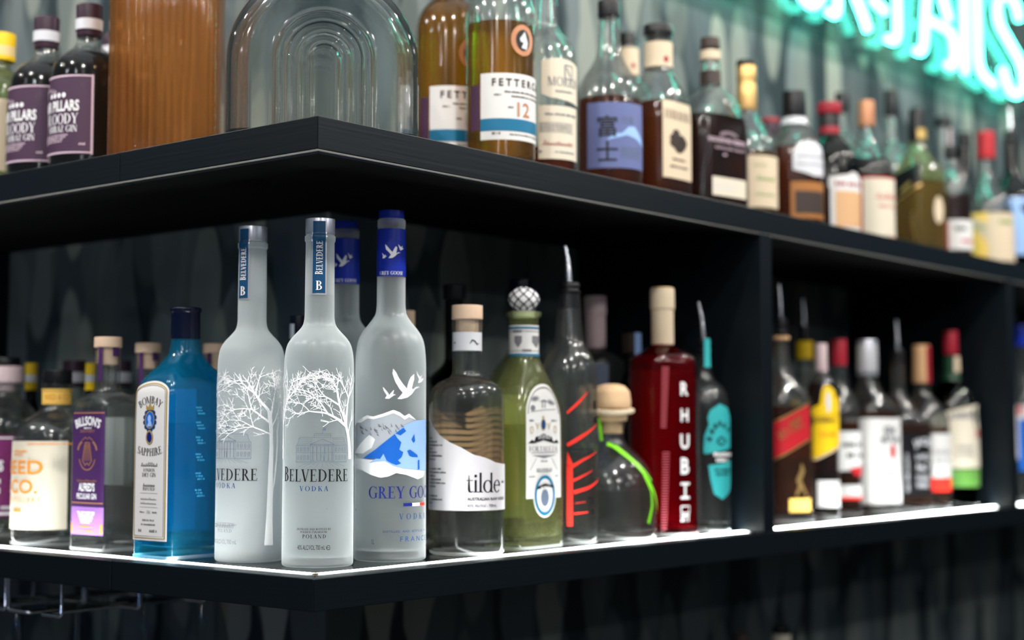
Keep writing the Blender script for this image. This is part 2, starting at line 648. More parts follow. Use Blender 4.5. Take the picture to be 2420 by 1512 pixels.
def fine(x0, x1, row, h, seed):
    """a line of tiny print: short dashes with word gaps"""
    rnd = random.Random(seed)
    out, x = [], x0
    while x < x1 - h * 0.4:
        w = h * rnd.uniform(0.25, 0.6)
        out += rect(x, min(x + w, x1), row - h * rnd.uniform(0.7, 1.0), row)
        x += w + h * (0.15 if rnd.random() < 0.8 else 0.6)
    return out


def _cut(t, axis, c):
    lo, hi = [], []
    n = len(t)
    for i in range(n):
        a, b = t[i], t[(i + 1) % n]
        (lo if a[axis] <= c else hi).append(a)
        if (a[axis] - c) * (b[axis] - c) < 0:
            k2 = (c - a[axis]) / (b[axis] - a[axis])
            p = (a[0] + (b[0] - a[0]) * k2, a[1] + (b[1] - a[1]) * k2)
            lo.append(p)
            hi.append(p)
    return lo, hi


def dice(tris, step, axis=0):
    out = []
    for t in tris:
        lo = min(p[axis] for p in t)
        hi = max(p[axis] for p in t)
        k2 = math.floor(lo / step) + 1
        rest = t
        while k2 * step < hi - 1e-6 and len(rest) > 2:
            a, rest = _cut(rest, axis, k2 * step)
            if len(a) > 2:
                out.append(a)
            k2 += 1
        if len(rest) > 2:
            out.append(rest)
    return out


# ------------------------------------------------------------------ bottles
class Bottle:
    """a bottle: Empty at its base with glass, liquid, stopper, labels as parts. Widths and heights are read in photo pixels at the
    bottle's own distance and turned into metres."""

    def __init__(s, name, label, cat, wing, px, d, prof, shelf='L', sec=None, glass=None, liquid=None, level=None, wall=0.003, base=0.008,
                 group=None, seg=48, rad=8, at=None, punt=0.0):
        s.z0 = {'L': ZL + 0.0008, 'U': ZU + 0.0008}.get(shelf, shelf)
        x, y = place(wing, px, d, s.z0)
        s.x, s.y = x, y
        s.px, s.row0, s.zc, s.dh = project(x, y, s.z0)
        s.s = s.zc / FPX
        s.view = atan2(CY - y, CX - x)
        s.root = thing(name, label, cat, (x, y, s.z0), group or {'L': 'bottles on the lower shelf', 'U': 'bottles on the upper shelf'}.get(shelf, 'bottles on the counter below'))
        s.seg = seg
        s.sec = sec
        # profile: (row, half width px[, corner radius px]) from the base up; the first row is the base itself
        pr = [(q[1] * s.s, s.z(q[0]) if i else 0.0) for i, q in enumerate(prof)]
        rr = [(q[2] if len(q) > 2 else rad) * s.s for q in prof]
        if sec:
            s.zb, s.zt = s.z(sec['body']), s.z(sec['neck'])
            s.ang = radians(sec['ang'])
            s.n, s.asp = sec.get('n', 8), sec.get('asp', 1.0)
        P = bend([(0, 0)] + pr, [0] + rr, 4)
        s.out = [(p[0], p[1]) for p in P]
        s.rmax = max(p[0] for p in pr)
        s.top = pr[-1][1]
        s.wall, s.base = wall, base
        m_glass = glass or M['glass']
        # inner wall
        if sec:
            fine_ = [s.out[0]]
            for q0, q1 in zip(s.out, s.out[1:]):
                k2 = max(1, int(abs(q1[1] - q0[1]) / 0.005)) if q1[1] > s.zb - 0.002 and q0[1] < s.zt + 0.002 else 1
                fine_ += [(q0[0] + (q1[0] - q0[0]) * i / k2, q0[1] + (q1[1] - q0[1]) * i / k2) for i in range(1, k2 + 1)]
            s.out = fine_
        inner = [(r - wall, z) for r, z in s.out[1:] if z > base + 0.002 and r > wall + 0.001]
        r_in = s.r_at(base + 0.002) - wall
        inner = [(r_in - 0.002, base), (r_in, base + 0.002)] + inner
        s.inner = inner
        o = s.out
        if punt:
            o = [(0, punt), (s.rmax * 0.45, punt * 0.8), (s.rmax * 0.78, 0.0)] + [q for q in s.out if q[0] > s.rmax * 0.8]
        shell = o + inner[::-1] + [(0, base + punt)]
        s.glass = s._lathe('glass', shell, m_glass, s.root, sect=True)
        if liquid is not None:
            zl = s.z(level)
            liq = [(0, base + punt - 0.0002)] + [(r + 0.0003, z - (0.0002 if i == 0 else 0)) for i, (r, z) in enumerate(inner) if z < zl]
            r_top = s.rin(zl)
            liq += [(r_top + 0.0003, zl), (0, zl)]
            s.liquid = s._lathe('liquid', liq, liquid, s.root, sect=True)
        # milky ring added at the base to imitate bright rims above the strip
        if shelf == 'L' and m_glass.name in ('clear_glass', 'greenish_glass', 'sapphire_glass', 'red_glass'):
            hz = 0.0042
            hp = [(s.rmax - 0.009, -0.0001)] + [(r + 0.00035, z - 0.0001) for r, z in s.out if r > s.rmax - 0.009 and z < hz * 0.95 and r > 0.004]
            hp += [(s.r_at(hz) + 0.00035, hz)]
            s._lathe('rim_glow_ring', hp, M['heel_blue' if 'sapphire' in m_glass.name else 'heel'], s.root, sect=True)
        # arc length around the body
        zr = s.zb * 0.5 if sec else None
        rb = s.rmax
        s.tab = []
        acc, prev = 0.0, None
        N = 720
        for i in range(-N, N + 1):
            ph = s.view + 1.7 * pi * i / N
            r = s._rho(ph, rb, 1.0 if sec else 0.0)
            p = (r * cos(ph), r * sin(ph))
            if prev:
                acc += sqrt((p[0] - prev[0]) ** 2 + (p[1] - prev[1]) ** 2)
            prev = p
            s.tab.append([ph, acc, r * sin(ph - s.view)])
        mid = s.tab[N][1]
        for t in s.tab:
            t[1] -= mid

    # geometry
    def z(s, row, near=0.0):
        return CAMZ + dz_of(row, s.dh - near) - s.z0

    def cx(s, row):
        return project(s.x, s.y, s.z0 + s.z(row))[0]

    def _rho(s, ph, r, b):
        if not s.sec or b <= 0:
            return r
        q = ph - s.ang
        sq = 1.0 / ((abs(sin(q))) ** s.n + (abs(cos(q)) / s.asp) ** s.n) ** (1 / s.n)
        return r * (1 + (sq - 1) * b)

    def b_at(s, z):
        if not s.sec:
            return 0.0
        t = (s.zt - z) / max(s.zt - s.zb, 1e-6)
        t = min(1.0, max(0.0, t))
        return t * t * (3 - 2 * t)

    def r_at(s, z):
        pr = s.out
        for i in range(len(pr) - 1):
            if pr[i][1] <= z <= pr[i + 1][1] and pr[i + 1][1] > pr[i][1]:
                k2 = (z - pr[i][1]) / (pr[i + 1][1] - pr[i][1])
                return pr[i][0] + (pr[i + 1][0] - pr[i][0]) * k2
        return pr[-1][0] if z > 0 else s.rmax

    def rin(s, z):
        return s.r_at(z) - s.wall

    def _lathe(s, name, prof, m, parent, sect=False, n=None, smooth=True):
        n = n or s.seg
        v, f = [], []
        rows = []
        for r, z in prof:
            if r < 1e-6:
                rows.append([len(v)])
                v.append((0, 0, z))
            else:
                b = s.b_at(z) if sect else 0.0
                rows.append(list(range(len(v), len(v) + n)))
                for j in range(n):
                    ph = s.view + 2 * pi * (j + 0.5) / n
                    q = s._rho(ph, r, b)
                    v.append((q * cos(ph), q * sin(ph), z))
        for a, b in zip(rows, rows[1:]):
            for j in range(n):
                j2 = (j + 1) % n
                if len(a) == 1 and len(b) == 1:
                    continue
                if len(a) == 1:
                    f.append((a[0], b[j2], b[j]))
                elif len(b) == 1:
                    f.append((a[j], a[j2], b[0]))
                else:
                    f.append((a[j], a[j2], b[j2], b[j]))
        return mesh(name, v, f, m, parent, smooth)

    def lathe(s, name, rows, m, parent=None, rad=2.0, n=None, dx=0.0):
        """solid of revolution on the bottle's axis from (row, half width px) pairs, closed top and bottom"""
        pr = [(q[1] * s.s, s.z(q[0])) for q in rows]
        P = bend([(0, pr[0][1])] + pr + [(0, pr[-1][1])], rad * s.s, 3)
        return s._lathe(name, [(p[0], p[1]) for p in P], m, parent or s.root, n=n or 40)

    def sleeve(s, name, row0, row1, m, parent=None, off=0.0006, px0=None, px1=None):
        """paper or foil band wrapped round the neck or body between two rows (lower row first)"""
        z0, z1 = s.z(row0, s.r_at(s.z(row0)) * 0.9), s.z(row1, s.r_at(s.z(row1)) * 0.9)
        v, f = [], []
        n = 40
        if px0 is None:
            a0, a1 = s.view - pi, s.view + pi
        else:
            r = s.r_at((z0 + z1) / 2)
            c = s.cx((row0 + row1) / 2)
            a0 = s.view + math.asin(max(-1, min(1, (px0 - c) * s.s / r)))
            a1 = s.view + math.asin(max(-1, min(1, (px1 - c) * s.s / r)))
        k2 = 8
        for i in range(k2 + 1):
            z = z0 + (z1 - z0) * i / k2
            r = s.r_at(z)
            for j in range(n + 1):
                ph = a0 + (a1 - a0) * j / n
                q = s._rho(ph, r, s.b_at(z)) + off
                v.append((q * cos(ph), q * sin(ph), z))
        for i in range(k2):
            for j in range(n):
                a = i * (n + 1) + j
                f.append((a, a + 1, a + n + 2, a + n + 1))
        return mesh(name, v, f, m, parent or s.root)

    # drawing on the surface: U = arc length in px from the point facing the camera, V = row
    def U(s, px, row):
        lat = (px - s.cx(row)) * s.s
        best, bu = 9e9, 0
        for ph, a, l in s.tab:
            if abs(ph - s.view) < 1.75:
                if abs(l - lat) < best and cos(ph - s.view) > -0.1:
                    best, bu = abs(l - lat), a
        return bu / s.s

    def wrap(s, u, row, off, zref=None):
        arc = u * s.s
        lo, hi = 0, len(s.tab) - 1
        while hi - lo > 1:
            md = (lo + hi) // 2
            if s.tab[md][1] <= arc:
                lo = md
            else:
                hi = md
        a, b = s.tab[lo], s.tab[hi]
        k2 = (arc - a[1]) / max(b[1] - a[1], 1e-12)
        ph = a[0] + (b[0] - a[0]) * k2
        z = s.z(row, s.rmax * 0.85)
        r = s._rho(ph, s.r_at(z), s.b_at(z)) + off
        return (r * cos(ph), r * sin(ph), z)

    def Un(s, px, row, r):
        return r * math.asin(max(-1.0, min(1.0, (px - s.cx(row)) / r)))

    def draw(s, name, tris, m, parent=None, off=0.0006, vstep=None, r=None):
        """flat triangles (U, row) laid on the bottle's surface as one mesh; r = neck radius in px when drawn on the neck"""
        t = dice(tris, 7.0)
        if r:
            kk = s.rmax / s.s / r
            t = [[(p[0] * kk, p[1]) for p in q] for q in t]
        if vstep:
            t = dice(t, vstep, 1)
        v, f, idx = [], [], {}
        for poly in t:
            q = []
            for p in poly:
                key = (round(p[0], 3), round(p[1], 3))
                if key not in idx:
                    idx[key] = len(v)
                    v.append(s.wrap(p[0], p[1], off))
                if not q or q[-1] != idx[key]:
                    q.append(idx[key])
            if len(q) > 2 and q[0] == q[-1]:
                q.pop()
            if len(set(q)) == len(q) and len(q) > 2:
                a, b = Vector(v[q[0]]), Vector(v[q[1]])
                nn = (b - a).cross(Vector(v[q[2]]) - a)
                mid = Vector((a.x, a.y, 0))
                f.append(tuple(q) if nn.dot(mid) >= 0 else tuple(q[::-1]))
        return mesh(name, v, f, m, parent or s.root)

    def label(s, px0, px1, r0, r1, m, name='label', off=0.0006, top=0.0, parent=None, slant=0.0):
        """rectangular label between two columns and two rows (r0 upper); top arches the upper edge, slant raises the right side"""
        rm = (r0 + r1) / 2
        u0, u1 = s.U(px0, rm), s.U(px1, rm)
        if slant:
            poly = [(u0, r1 + slant), (u1, r1), (u1, r0), (u0, r0 + slant)]
        elif top:
            poly = [(u0, r1), (u1, r1)] + ell((u0 + u1) / 2, r0 + top, (u1 - u0) / 2, -top, 0, 180, 20)
        else:
            poly = [(u0, r1), (u1, r1), (u1, r0), (u0, r0)]
        o = s.draw(name, tri(poly), m, parent, off, vstep=40)
        o_u = (u0, u1)
        return o, u0, u1


# ------------------------------------------------------------------ palette
M = {}
M['wood'] = wood_black('black_stained_wood', (0.0025, 0.0048, 0.0070), 0.34)
M['wood_edge'] = pmat('worn_veneer_edge', (0.22, 0.21, 0.20), 0.6)
M['lacquer'] = pmat('black_lacquer', (0.005, 0.006, 0.006), 0.25)
M['matte'] = pmat('matte_black', (0.0015, 0.0015, 0.0015), 0.85, 0, 0, 0.04)
M['mural'] = plaster_leaves('leaf_mural')
M['floor'] = pmat('dark_floor', (0.03, 0.03, 0.03), 0.5)
M['led'] = emat('led_white', (0.93, 1.0, 0.97), 40.0)
M['copper'] = pmat('copper_pad', (0.75, 0.38, 0.14), 0.35, 1.0)
M['chrome'] = pmat('chrome', (0.8, 0.82, 0.86), 0.2, 1.0)
M['steel'] = pmat('steel', (0.62, 0.62, 0.66), 0.25, 1.0)
M['glass'] = gmat('clear_glass', (0.97, 0.985, 0.98), 1.45, 0.12, 0.75, 0.011)
M['glass_green'] = gmat('greenish_glass', (0.93, 0.97, 0.84), 1.45, 0.12, 0.7, 0.045, (0.92, 0.95, 0.45))
M['glass_olive'] = gmat('dark_olive_glass', (0.25, 0.27, 0.13))
M['glass_bottle_green'] = gmat('bottle_green_glass', (0.03, 0.16, 0.07))
M['glass_blue'] = gmat('sapphire_glass', (0.42, 0.85, 0.985), 1.45, 0.12, 0.75, 0.075, (0.02, 0.60, 0.95))
M['glass_vase'] = gmat('pressed_clear_glass', (0.965, 0.98, 0.975), 1.45, 0.05, 0.3)
M['glass_amber'] = gmat('pressed_amber_glass', (0.99, 0.80, 0.58), 1.45, 0.06, 0.45, 0.06, (0.9, 0.40, 0.12))
M['frost'] = frost('etched_glass', 0.38, 0.50)
M['frost_b'] = frost('etched_glass_clearer', 0.30, 0.22)
M['frost_c'] = frost('etched_glass_grey', 0.30, 0.14)
M['water'] = gmat('clear_spirit', (0.985, 0.99, 0.985), 1.34)
M['water_green'] = gmat('clear_spirit_green', (0.95, 0.97, 0.86), 1.34)
M['whisky'] = gmat('pale_whisky', (0.84, 0.50, 0.07), 1.34, 0.12, 0.5, 0.012, (0.8, 0.42, 0.03))
M['bourbon'] = gmat('bourbon', (0.60, 0.20, 0.035), 1.34, 0.12, 0.5, 0.03)
M['dark_rum'] = gmat('dark_spirit', (0.32, 0.09, 0.03), 1.34)
M['sloe'] = gmat('dark_violet_gin', (0.05, 0.03, 0.06), 1.34)
M['red_gin'] = gmat('red_spirit', (0.70, 0.03, 0.08), 1.34, 0.12, 0.6, 0.13, (0.65, 0.006, 0.04))
M['blue_gin'] = gmat('clear_blue', (0.86, 0.97, 0.995), 1.34)
M['cork'] = pmat('cork', (0.62, 0.42, 0.25), 0.8)
M['pale_wood'] = pmat('pale_wood', (0.66, 0.47, 0.34), 0.6)
M['white'] = pmat('white_print', (0.78, 0.78, 0.80), 0.5)
M['paper'] = pmat('white_paper', (0.60, 0.595, 0.59), 0.6)
M['cream'] = pmat('cream_paper', (0.56, 0.46, 0.33), 0.65)
M['ivory'] = pmat('ivory_paper', (0.58, 0.53, 0.43), 0.65)
M['black'] = pmat('black_print', (0.004, 0.004, 0.005), 0.45)
M['black_cap'] = pmat('black_cap', (0.005, 0.005, 0.007), 0.35)
M['grey'] = pmat('grey_print', (0.16, 0.16, 0.18), 0.5)
M['grey_blue'] = pmat('grey_blue_print', (0.11, 0.14, 0.2), 0.5)
M['silver'] = pmat('silver_cap', (0.62, 0.63, 0.70), 0.30, 0.7)
M['gold'] = pmat('gold_foil', (0.58, 0.37, 0.14), 0.38, 0.8)
M['gold_print'] = pmat('gold_print', (0.45, 0.31, 0.10), 0.4, 0.3)
M['navy'] = pmat('navy_cap', (0.002, 0.004, 0.016), 0.25)
M['royal'] = pmat('royal_blue_foil', (0.006, 0.022, 0.3), 0.30)
M['royal_print'] = pmat('royal_blue_print', (0.002, 0.009, 0.14), 0.5)
M['sky'] = pmat('sky_blue_print', (0.004, 0.10, 0.46), 0.5)
M['ice'] = pmat('ice_blue_print', (0.26, 0.42, 0.72), 0.5)
M['petrol'] = pmat('petrol_blue', (0.004, 0.055, 0.14), 0.35)
M['blue_print'] = pmat('blue_print', (0.003, 0.038, 0.14), 0.5)
M['teal'] = pmat('teal_band', (0.0, 0.12, 0.24), 0.5)
M['aqua'] = pmat('aqua_label', (0.03, 0.36, 0.38), 0.5)
M['purple'] = pmat('purple_label', (0.05, 0.014, 0.085), 0.5)
M['lilac'] = pmat('lilac_label', (0.3, 0.14, 0.46), 0.5)
M['plum'] = pmat('plum_label', (0.05, 0.02, 0.05), 0.55)
M['plum_cap'] = pmat('plum_cap', (0.035, 0.016, 0.03), 0.4)
M['magenta'] = pmat('magenta_label', (0.13, 0.010, 0.085), 0.5)
M['mauve'] = pmat('mauve_print', (0.55, 0.42, 0.50), 0.5)
M['copper_print'] = pmat('copper_print', (0.42, 0.19, 0.10), 0.4, 0.3)
M['orange'] = pmat('orange_print', (0.75, 0.25, 0.01), 0.5)
M['yellow'] = pmat('yellow', (0.80, 0.52, 0.01), 0.45)
M['yellow_band'] = pmat('yellow_band', (0.80, 0.53, 0.12), 0.5)
M['red'] = pmat('red', (0.42, 0.012, 0.02), 0.45)
M['red_dark'] = pmat('dark_red', (0.27, 0.012, 0.025), 0.4)
M['red_bright'] = pmat('bright_red', (0.86, 0.03, 0.02), 0.45)
M['pink'] = pmat('dusty_pink', (0.55, 0.42, 0.44), 0.5)
M['green'] = pmat('green_print', (0.10, 0.26, 0.05), 0.5)
M['lime'] = pmat('lime_ribbon', (0.22, 0.72, 0.02), 0.35)
M['fuji'] = pmat('slate_blue_label', (0.10, 0.125, 0.28), 0.55)
M['brown'] = pmat('brown_print', (0.035, 0.022, 0.018), 0.5)
M['tan'] = pmat('tan_print', (0.55, 0.33, 0.17), 0.5)
M['etch_blue'] = pmat('etched_blue', (0.04, 0.30, 0.52), 0.5)
M['amber'] = pmat('amber_label', (0.30, 0.12, 0.03), 0.5)
M['glass_red'] = gmat('red_glass', (0.95, 0.55, 0.58), 1.45, 0.12, 0.7)
M['peach'] = pmat('peach_print', (0.9, 0.5, 0.24), 0.5)
M['heel'] = frost('rim_glow_glass', 0.3, 0.55)
M['heel_blue'] = frost('rim_glow_blue_glass', 0.3, 0.45, (0.35, 0.80, 0.98))
M['dark_green'] = pmat('dark_green_print', (0.008, 0.045, 0.022), 0.4)
M['slate'] = pmat('slate_print', (0.36, 0.39, 0.44), 0.5)
M['glint_red'] = pmat('glint_red', (0.50, 0.10, 0.13), 0.4)
M['pale_grey'] = pmat('pale_grey_paper', (0.55, 0.56, 0.60), 0.5)
M['acrylic'] = gmat('clear_acrylic', (0.96, 0.985, 0.975), 1.3)
M['neon'] = emat('neon_turquoise', (0.10, 1.0, 0.74), 22.0)

# ------------------------------------------------------------------ the room
XR, YL = 6.0, 4.0                              # the wings run on past the picture


def structure(o):
    o['kind'] = 'structure'
    return o


structure(boxes('wall_right', [(WALL, XR, WALL, WALL + 0.12, 0, 3.2)], M['mural']))
structure(boxes('wall_left', [(WALL, WALL + 0.12, WALL + 0.12, YL, 0, 3.2)], M['mural']))
structure(boxes('floor', [(-3.5, XR, -3.5, YL, -0.05, 0)], M['floor']))

# ------------------------------------------------------------------ the back-bar shelving: two L-shaped shelves joined by upright panels
unit = thing('bar_shelving', 'black stained wooden two-tier corner shelving with white light strips along its lower front edge', 'shelf', (0, 0, ZL))


def rel(lst):
    return [(a, b, c, d, e0 - ZL, e1 - ZL) for a, b, c, d, e0, e1 in lst]


FT = 0.018                                     # thickness of the fascia boards
G = 0.0004
for nm, zb, zt in (('upper_board', ZUB, ZU), ('lower_board', ZLB, ZL)):
    v, f = [], []
    xs = [(FT + G, FT + G), (XR, FT + G), (XR, WALL - 0.001), (WALL - 0.001, WALL - 0.001), (WALL - 0.001, YL), (FT + G, YL)]
    n6 = len(xs)
    b0, b1 = zb + 0.0015 - ZL, zt - ZL
    v = [(x, y, b0) for x, y in xs] + [(x, y, b1) for x, y in xs]
    f = [(0, 3, 2, 1), (0, 5, 4, 3), (6, 7, 8, 9), (6, 9, 10, 11)] + [(i, (i + 1) % n6, (i + 1) % n6 + 6, i + 6) for i in range(n6)]
    mesh(nm, v, f, M['matte' if nm == 'upper_board' else 'lacquer'], unit, smooth=False)
    # fascia boards with the joint the photo shows on the left wing
    seam = place('L', 283 if nm == 'upper_board' else 263, 0, zt)[1]
    e_ = 0.00012
    for pl in ([(0, 0), (FT, FT), (FT, seam - 0.0006), (0, seam - 0.0006)][::-1], [(0, seam + 0.0006), (FT, seam + 0.0006), (FT, YL), (0, YL)][::-1], [(e_, 0), (XR, 0), (XR, FT), (FT + e_, FT)]):
        v = [(x, y, zb - ZL) for x, y in pl] + [(x, y, zt - ZL) for x, y in pl]
        o_ = mesh('fascia_board', v, [(3, 2, 1, 0), (4, 5, 6, 7)] + [(i, (i + 1) % 4, (i + 1) % 4 + 4, i + 4) for i in range(4)], M['wood'], unit, smooth=False)
        md_ = o_.modifiers.new('bevel', 'BEVEL')
        md_.width, md_.segments = 0.0008, 2
    if nm == 'upper_board':
        boxes('veneer_edge', rel([(0.0006, 0.0052, 0.0006, YL, zb - 0.0006, zb - 0.0001)]), M['wood_edge'], unit)
        boxes('veneer_edge', rel([(0.0054, XR, 0.0006, 0.0052, zb - 0.0006, zb - 0.0001)]), M['wood_edge'], unit)

# upright panels between the shelves
P1 = place('R', 1803, 0, 1.4)[0]
P1b = place('R', 1828, 0, 1.4)[0]
P2 = place('R', 2387, 0, 1.4)[0]
PT = P1b - P1
lo_, hi_ = 0.3, 1.2
for _ in range(40):
    md = (lo_ + hi_) / 2
    if project(WALL, md, 1.45)[0] > 21:
        lo_ = md
    else:
        hi_ = md
P0 = lo_
GP = 0.0005
for x in (P1, P2):
    boxes('divider_panel', rel([(x, x + PT, 0.0008, WALL - 0.002, ZL + GP, ZUB - GP)]), M['wood'], unit, bevel=0.0008)
boxes('divider_panel', rel([(0.0008, WALL - 0.002, P0, P0 + PT, ZL + GP, ZUB - GP)]), M['wood'], unit, bevel=0.0008)
boxes('divider_panel', rel([(P2 + 0.78, P2 + 0.78 + PT, 0.0008, WALL - 0.002, ZL + GP, ZUB - GP)]), M['wood'], unit, bevel=0.0008)

# light strips let into the lower shelf
BEAM = 95.0
S0, S1 = 0.0272, 0.0368
E1 = place('R', 1768, 0.03, ZL)[0]
A2 = place('R', 1831, 0.03, ZL)[0]
E2 = place('R', 2352, 0.03, ZL)[0]
A3 = P2 + PT + 0.012
for q in ((S0 + 0.004, E1, S0, S1), (A2, E2, S0, S1), (A3, A3 + 0.7, S0, S1), (S0, S1, S1 + 0.001, P0 - 0.01)):
    boxes('light_strip', rel([(*q, ZL + 0.0001, ZL + 0.0004)]), M['led'], unit)
    # the beam of the lensed strip: upward, narrow
    ld = bpy.data.lights.new('strip_beam', 'AREA')
    ld.shape = 'RECTANGLE'
    ld.size, ld.size_y = q[1] - q[0], q[3] - q[2]
    ld.energy = BEAM * ld.size * ld.size_y
    ld.spread = radians(88)
    ld.color = (0.95, 1.0, 0.98)
    lo = bpy.data.objects.new('strip_beam', ld)
    lo.location = ((q[0] + q[1]) / 2, (q[2] + q[3]) / 2, ZL + 0.0006)
    lo.rotation_euler = (pi, 0, 0)
    COL.objects.link(lo)
boxes('solder_pad', rel([(S0 - 0.001, S0 + 0.0035, S0 - 0.001, S0 + 0.003, ZL + 0.0001, ZL + 0.0012)]), M['copper'], unit)
boxes('solder_pad', rel([(E1 + 0.0004, E1 + 0.006, S0, S1, ZL + 0.0001, ZL + 0.0008)]), M['copper'], unit)

# the counter below, out of the picture except for the two bottle tops that stand on it
ZC = ZL - 0.36
ctr = thing('back_counter', 'black back counter below the shelving, holding two bottles by the right wall', 'counter', (0.06, 0.06, 0))
boxes('counter_top', [(-0.06, XR - 0.06, -0.06, WALL - 0.062, ZC - 0.03, ZC)], M['lacquer'], ctr)
boxes('counter_body', [(-0.03, XR - 0.06, -0.03, WALL - 0.062, 0.001, ZC - 0.031)], M['wood'], ctr)

# ------------------------------------------------------------------ placeholder bottles for a first look

# ------------------------------------------------------------------ shared bottle pieces


def fit(tr, u0, u1, row, h, rot=0):
    """lettering squeezed to run from u0 to u1"""
    w = width(tr) or 1
    return put(tr, (u0 + u1) / 2, row, h, (u1 - u0) / (w * h), 'c', rot)


def disc(b, name, row, px, r, m, parent=None, off=0.0008, ry=None):
    u = b.U(px, row)
    return b.draw(name, tri(ell(u, row, r, ry or r)[:-1]), m, parent, off)


def pourer(b, tip, col_top, col_bot, neck, hw, lean=-6, bot=None):
    """bar pourer pushed into the neck: rubber collar with fins and a tapering steel spout"""
    b.lathe('pourer_collar', [(neck, hw * 0.8), (col_bot, hw * 0.8), (col_bot - 1, hw), (col_bot - 7, hw), (col_bot - 8, hw * 0.86), ((col_bot + col_top) / 2, hw * 0.84),
                              ((col_bot + col_top) / 2 - 1, hw * 0.96), (col_top + 3, hw * 0.9), (col_top, hw * 0.5)], M['black_cap'], rad=1.0)
    z0, z1 = b.z(col_top + 3), b.z(tip)
    rx, ry = RT[0] * lean * b.s, RT[1] * lean * b.s
    pts = [(0, 0, z0), (rx * .15, ry * .15, z0 + (z1 - z0) * .3), (rx * .3, ry * .3, z0 + (z1 - z0) * .55), (rx * .75, ry * .75, z0 + (z1 - z0) * .85), (rx, ry, z1)]
    P = bend(pts, 0.008, 4)
    n = len(P)
    v, f = tube_mesh(P, [hw * b.s * (0.34 - 0.16 * i / (n - 1)) for i in range(n)], 14)
    mesh('pourer_spout', v, f, M['steel'], b.root)


def tree_lines(u0, r0, seed, lean=0.0, h=140.0, w0=11.0, depth=6, spread=0.62, top=864, umax=None):
    """bare winter tree: trunk foot at (u0, r0), branching strokes"""
    rnd = random.Random(seed)
    out = []

    def go(x, y, a, ln, w, d):
        n = 4
        pts = [(x, y)]
        aa = a
        for i in range(n):
            aa += rnd.uniform(-0.16, 0.16)
            x += cos(aa) * ln / n
            y -= sin(aa) * ln / n
            pts.append((x, y))
        tp = top + rnd.uniform(0, 26)
        if min(p[1] for p in pts) < tp:
            pts = [p for p in pts if p[1] >= tp]
            if len(pts) < 2:
                return
            d = 0
        out.extend(strip(pts, [w + (w * 0.68 - w) * i / (len(pts) - 1) for i in range(len(pts))]))
        if d <= 0:
            return
        k2 = 2 if rnd.random() < 0.55 else 3
        for j in range(k2):
            da = (j - (k2 - 1) / 2) * spread * rnd.uniform(0.8, 1.25) * (1.5 if k2 == 2 else 1.0) + rnd.uniform(-.1, .1)
            na = aa + da
            na += (pi / 2 - na) * 0.06
            q = pts[-1]
            go(q[0], q[1], na, ln * rnd.uniform(0.66, 0.86), max(1.7, w * rnd.uniform(0.5, 0.68)), d - 1)
        # side twigs
        for t in (1, 2, 3):
            if rnd.random() < 0.5 and len(pts) > t:
                q = pts[t]
                go(q[0], q[1], aa + rnd.choice((-1, 1)) * rnd.uniform(0.5, 0.9), ln * 0.42, max(1.2, w * 0.35), min(d - 2, 1))

    go(u0, r0, pi / 2 + lean, h * 0.40, w0, depth)
    return out


# ------------------------------------------------------------------ the etched vodka bottles at the corner
BREF = 1.463
BPROF = [(1337.5, 84, 9), (1322, 84, 4), (1200, 84), (1000, 83), (850, 82.5, 20), (818, 77, 16), (800, 65, 12), (786, 51, 9), (772, 39, 8), (755, 35.2, 10), (700, 35), (575, 34.2, 2), (572, 36.6, 1.5), (561, 36.6, 1.5), (559, 34, 1)]


def etched_bottle(label, px, d, frost_m, level, strip_px, prints):
    z0 = ZL + 0.0008
    x, y = place('R' if px > 700 else 'L', px, d, z0)
    _, row0, zc, dh = project(x, y, z0)
    k2 = BREF / zc
    R_ = lambda r: row0 - (1337.5 - r) * k2
    prof = [(R_(q[0]), q[1] * k2) + ((q[2] * k2,) if len(q) > 2 else ()) for q in BPROF]
    b = Bottle('vodka_bottle', label, 'bottle', 'R' if px > 700 else 'L', px, d, prof, glass=frost_m, wall=0.0028, base=0.009, liquid=M['water'], level=R_(level), seg=64)
    b.lathe('cap', [(R_(558), 33 * k2), (R_(556.5), 35.4 * k2), (R_(520.5), 35.4 * k2)], M['silver'], rad=1.2)
    # tax-style paper strip over the cap and down the neck
    rn = 35.5 * k2
    u0, u1 = b.Un(strip_px[0], R_(600), rn), b.Un(strip_px[1], R_(600), rn)
    st = b.draw('seal_strip', rect(u0, u1, R_(519), R_(695)), M['silver'], None, 0.0008, 3, r=rn)
    w = u1 - u0
    b.draw('strip_face', rect(u0 + w * .10, u1 - w * .10, R_(519), R_(691)), M['petrol'], st, 0.0011, 3, r=rn)
    uc = (u0 + u1) / 2
    t = put(serif('BELVEDERE', 0.03, 0.85), uc + 8 * k2, R_(607), 16.5 * k2, (80 / 16.5) / width(serif('BELVEDERE', 0.03, 0.85)), 'c', 90)
    t += put(serif('B'), uc, R_(684), 22 * k2, 1.1)
    b.draw('lettering', t, M['white'], st, 0.0016, 4, r=rn)
    prints(b, R_, k2)
    return b


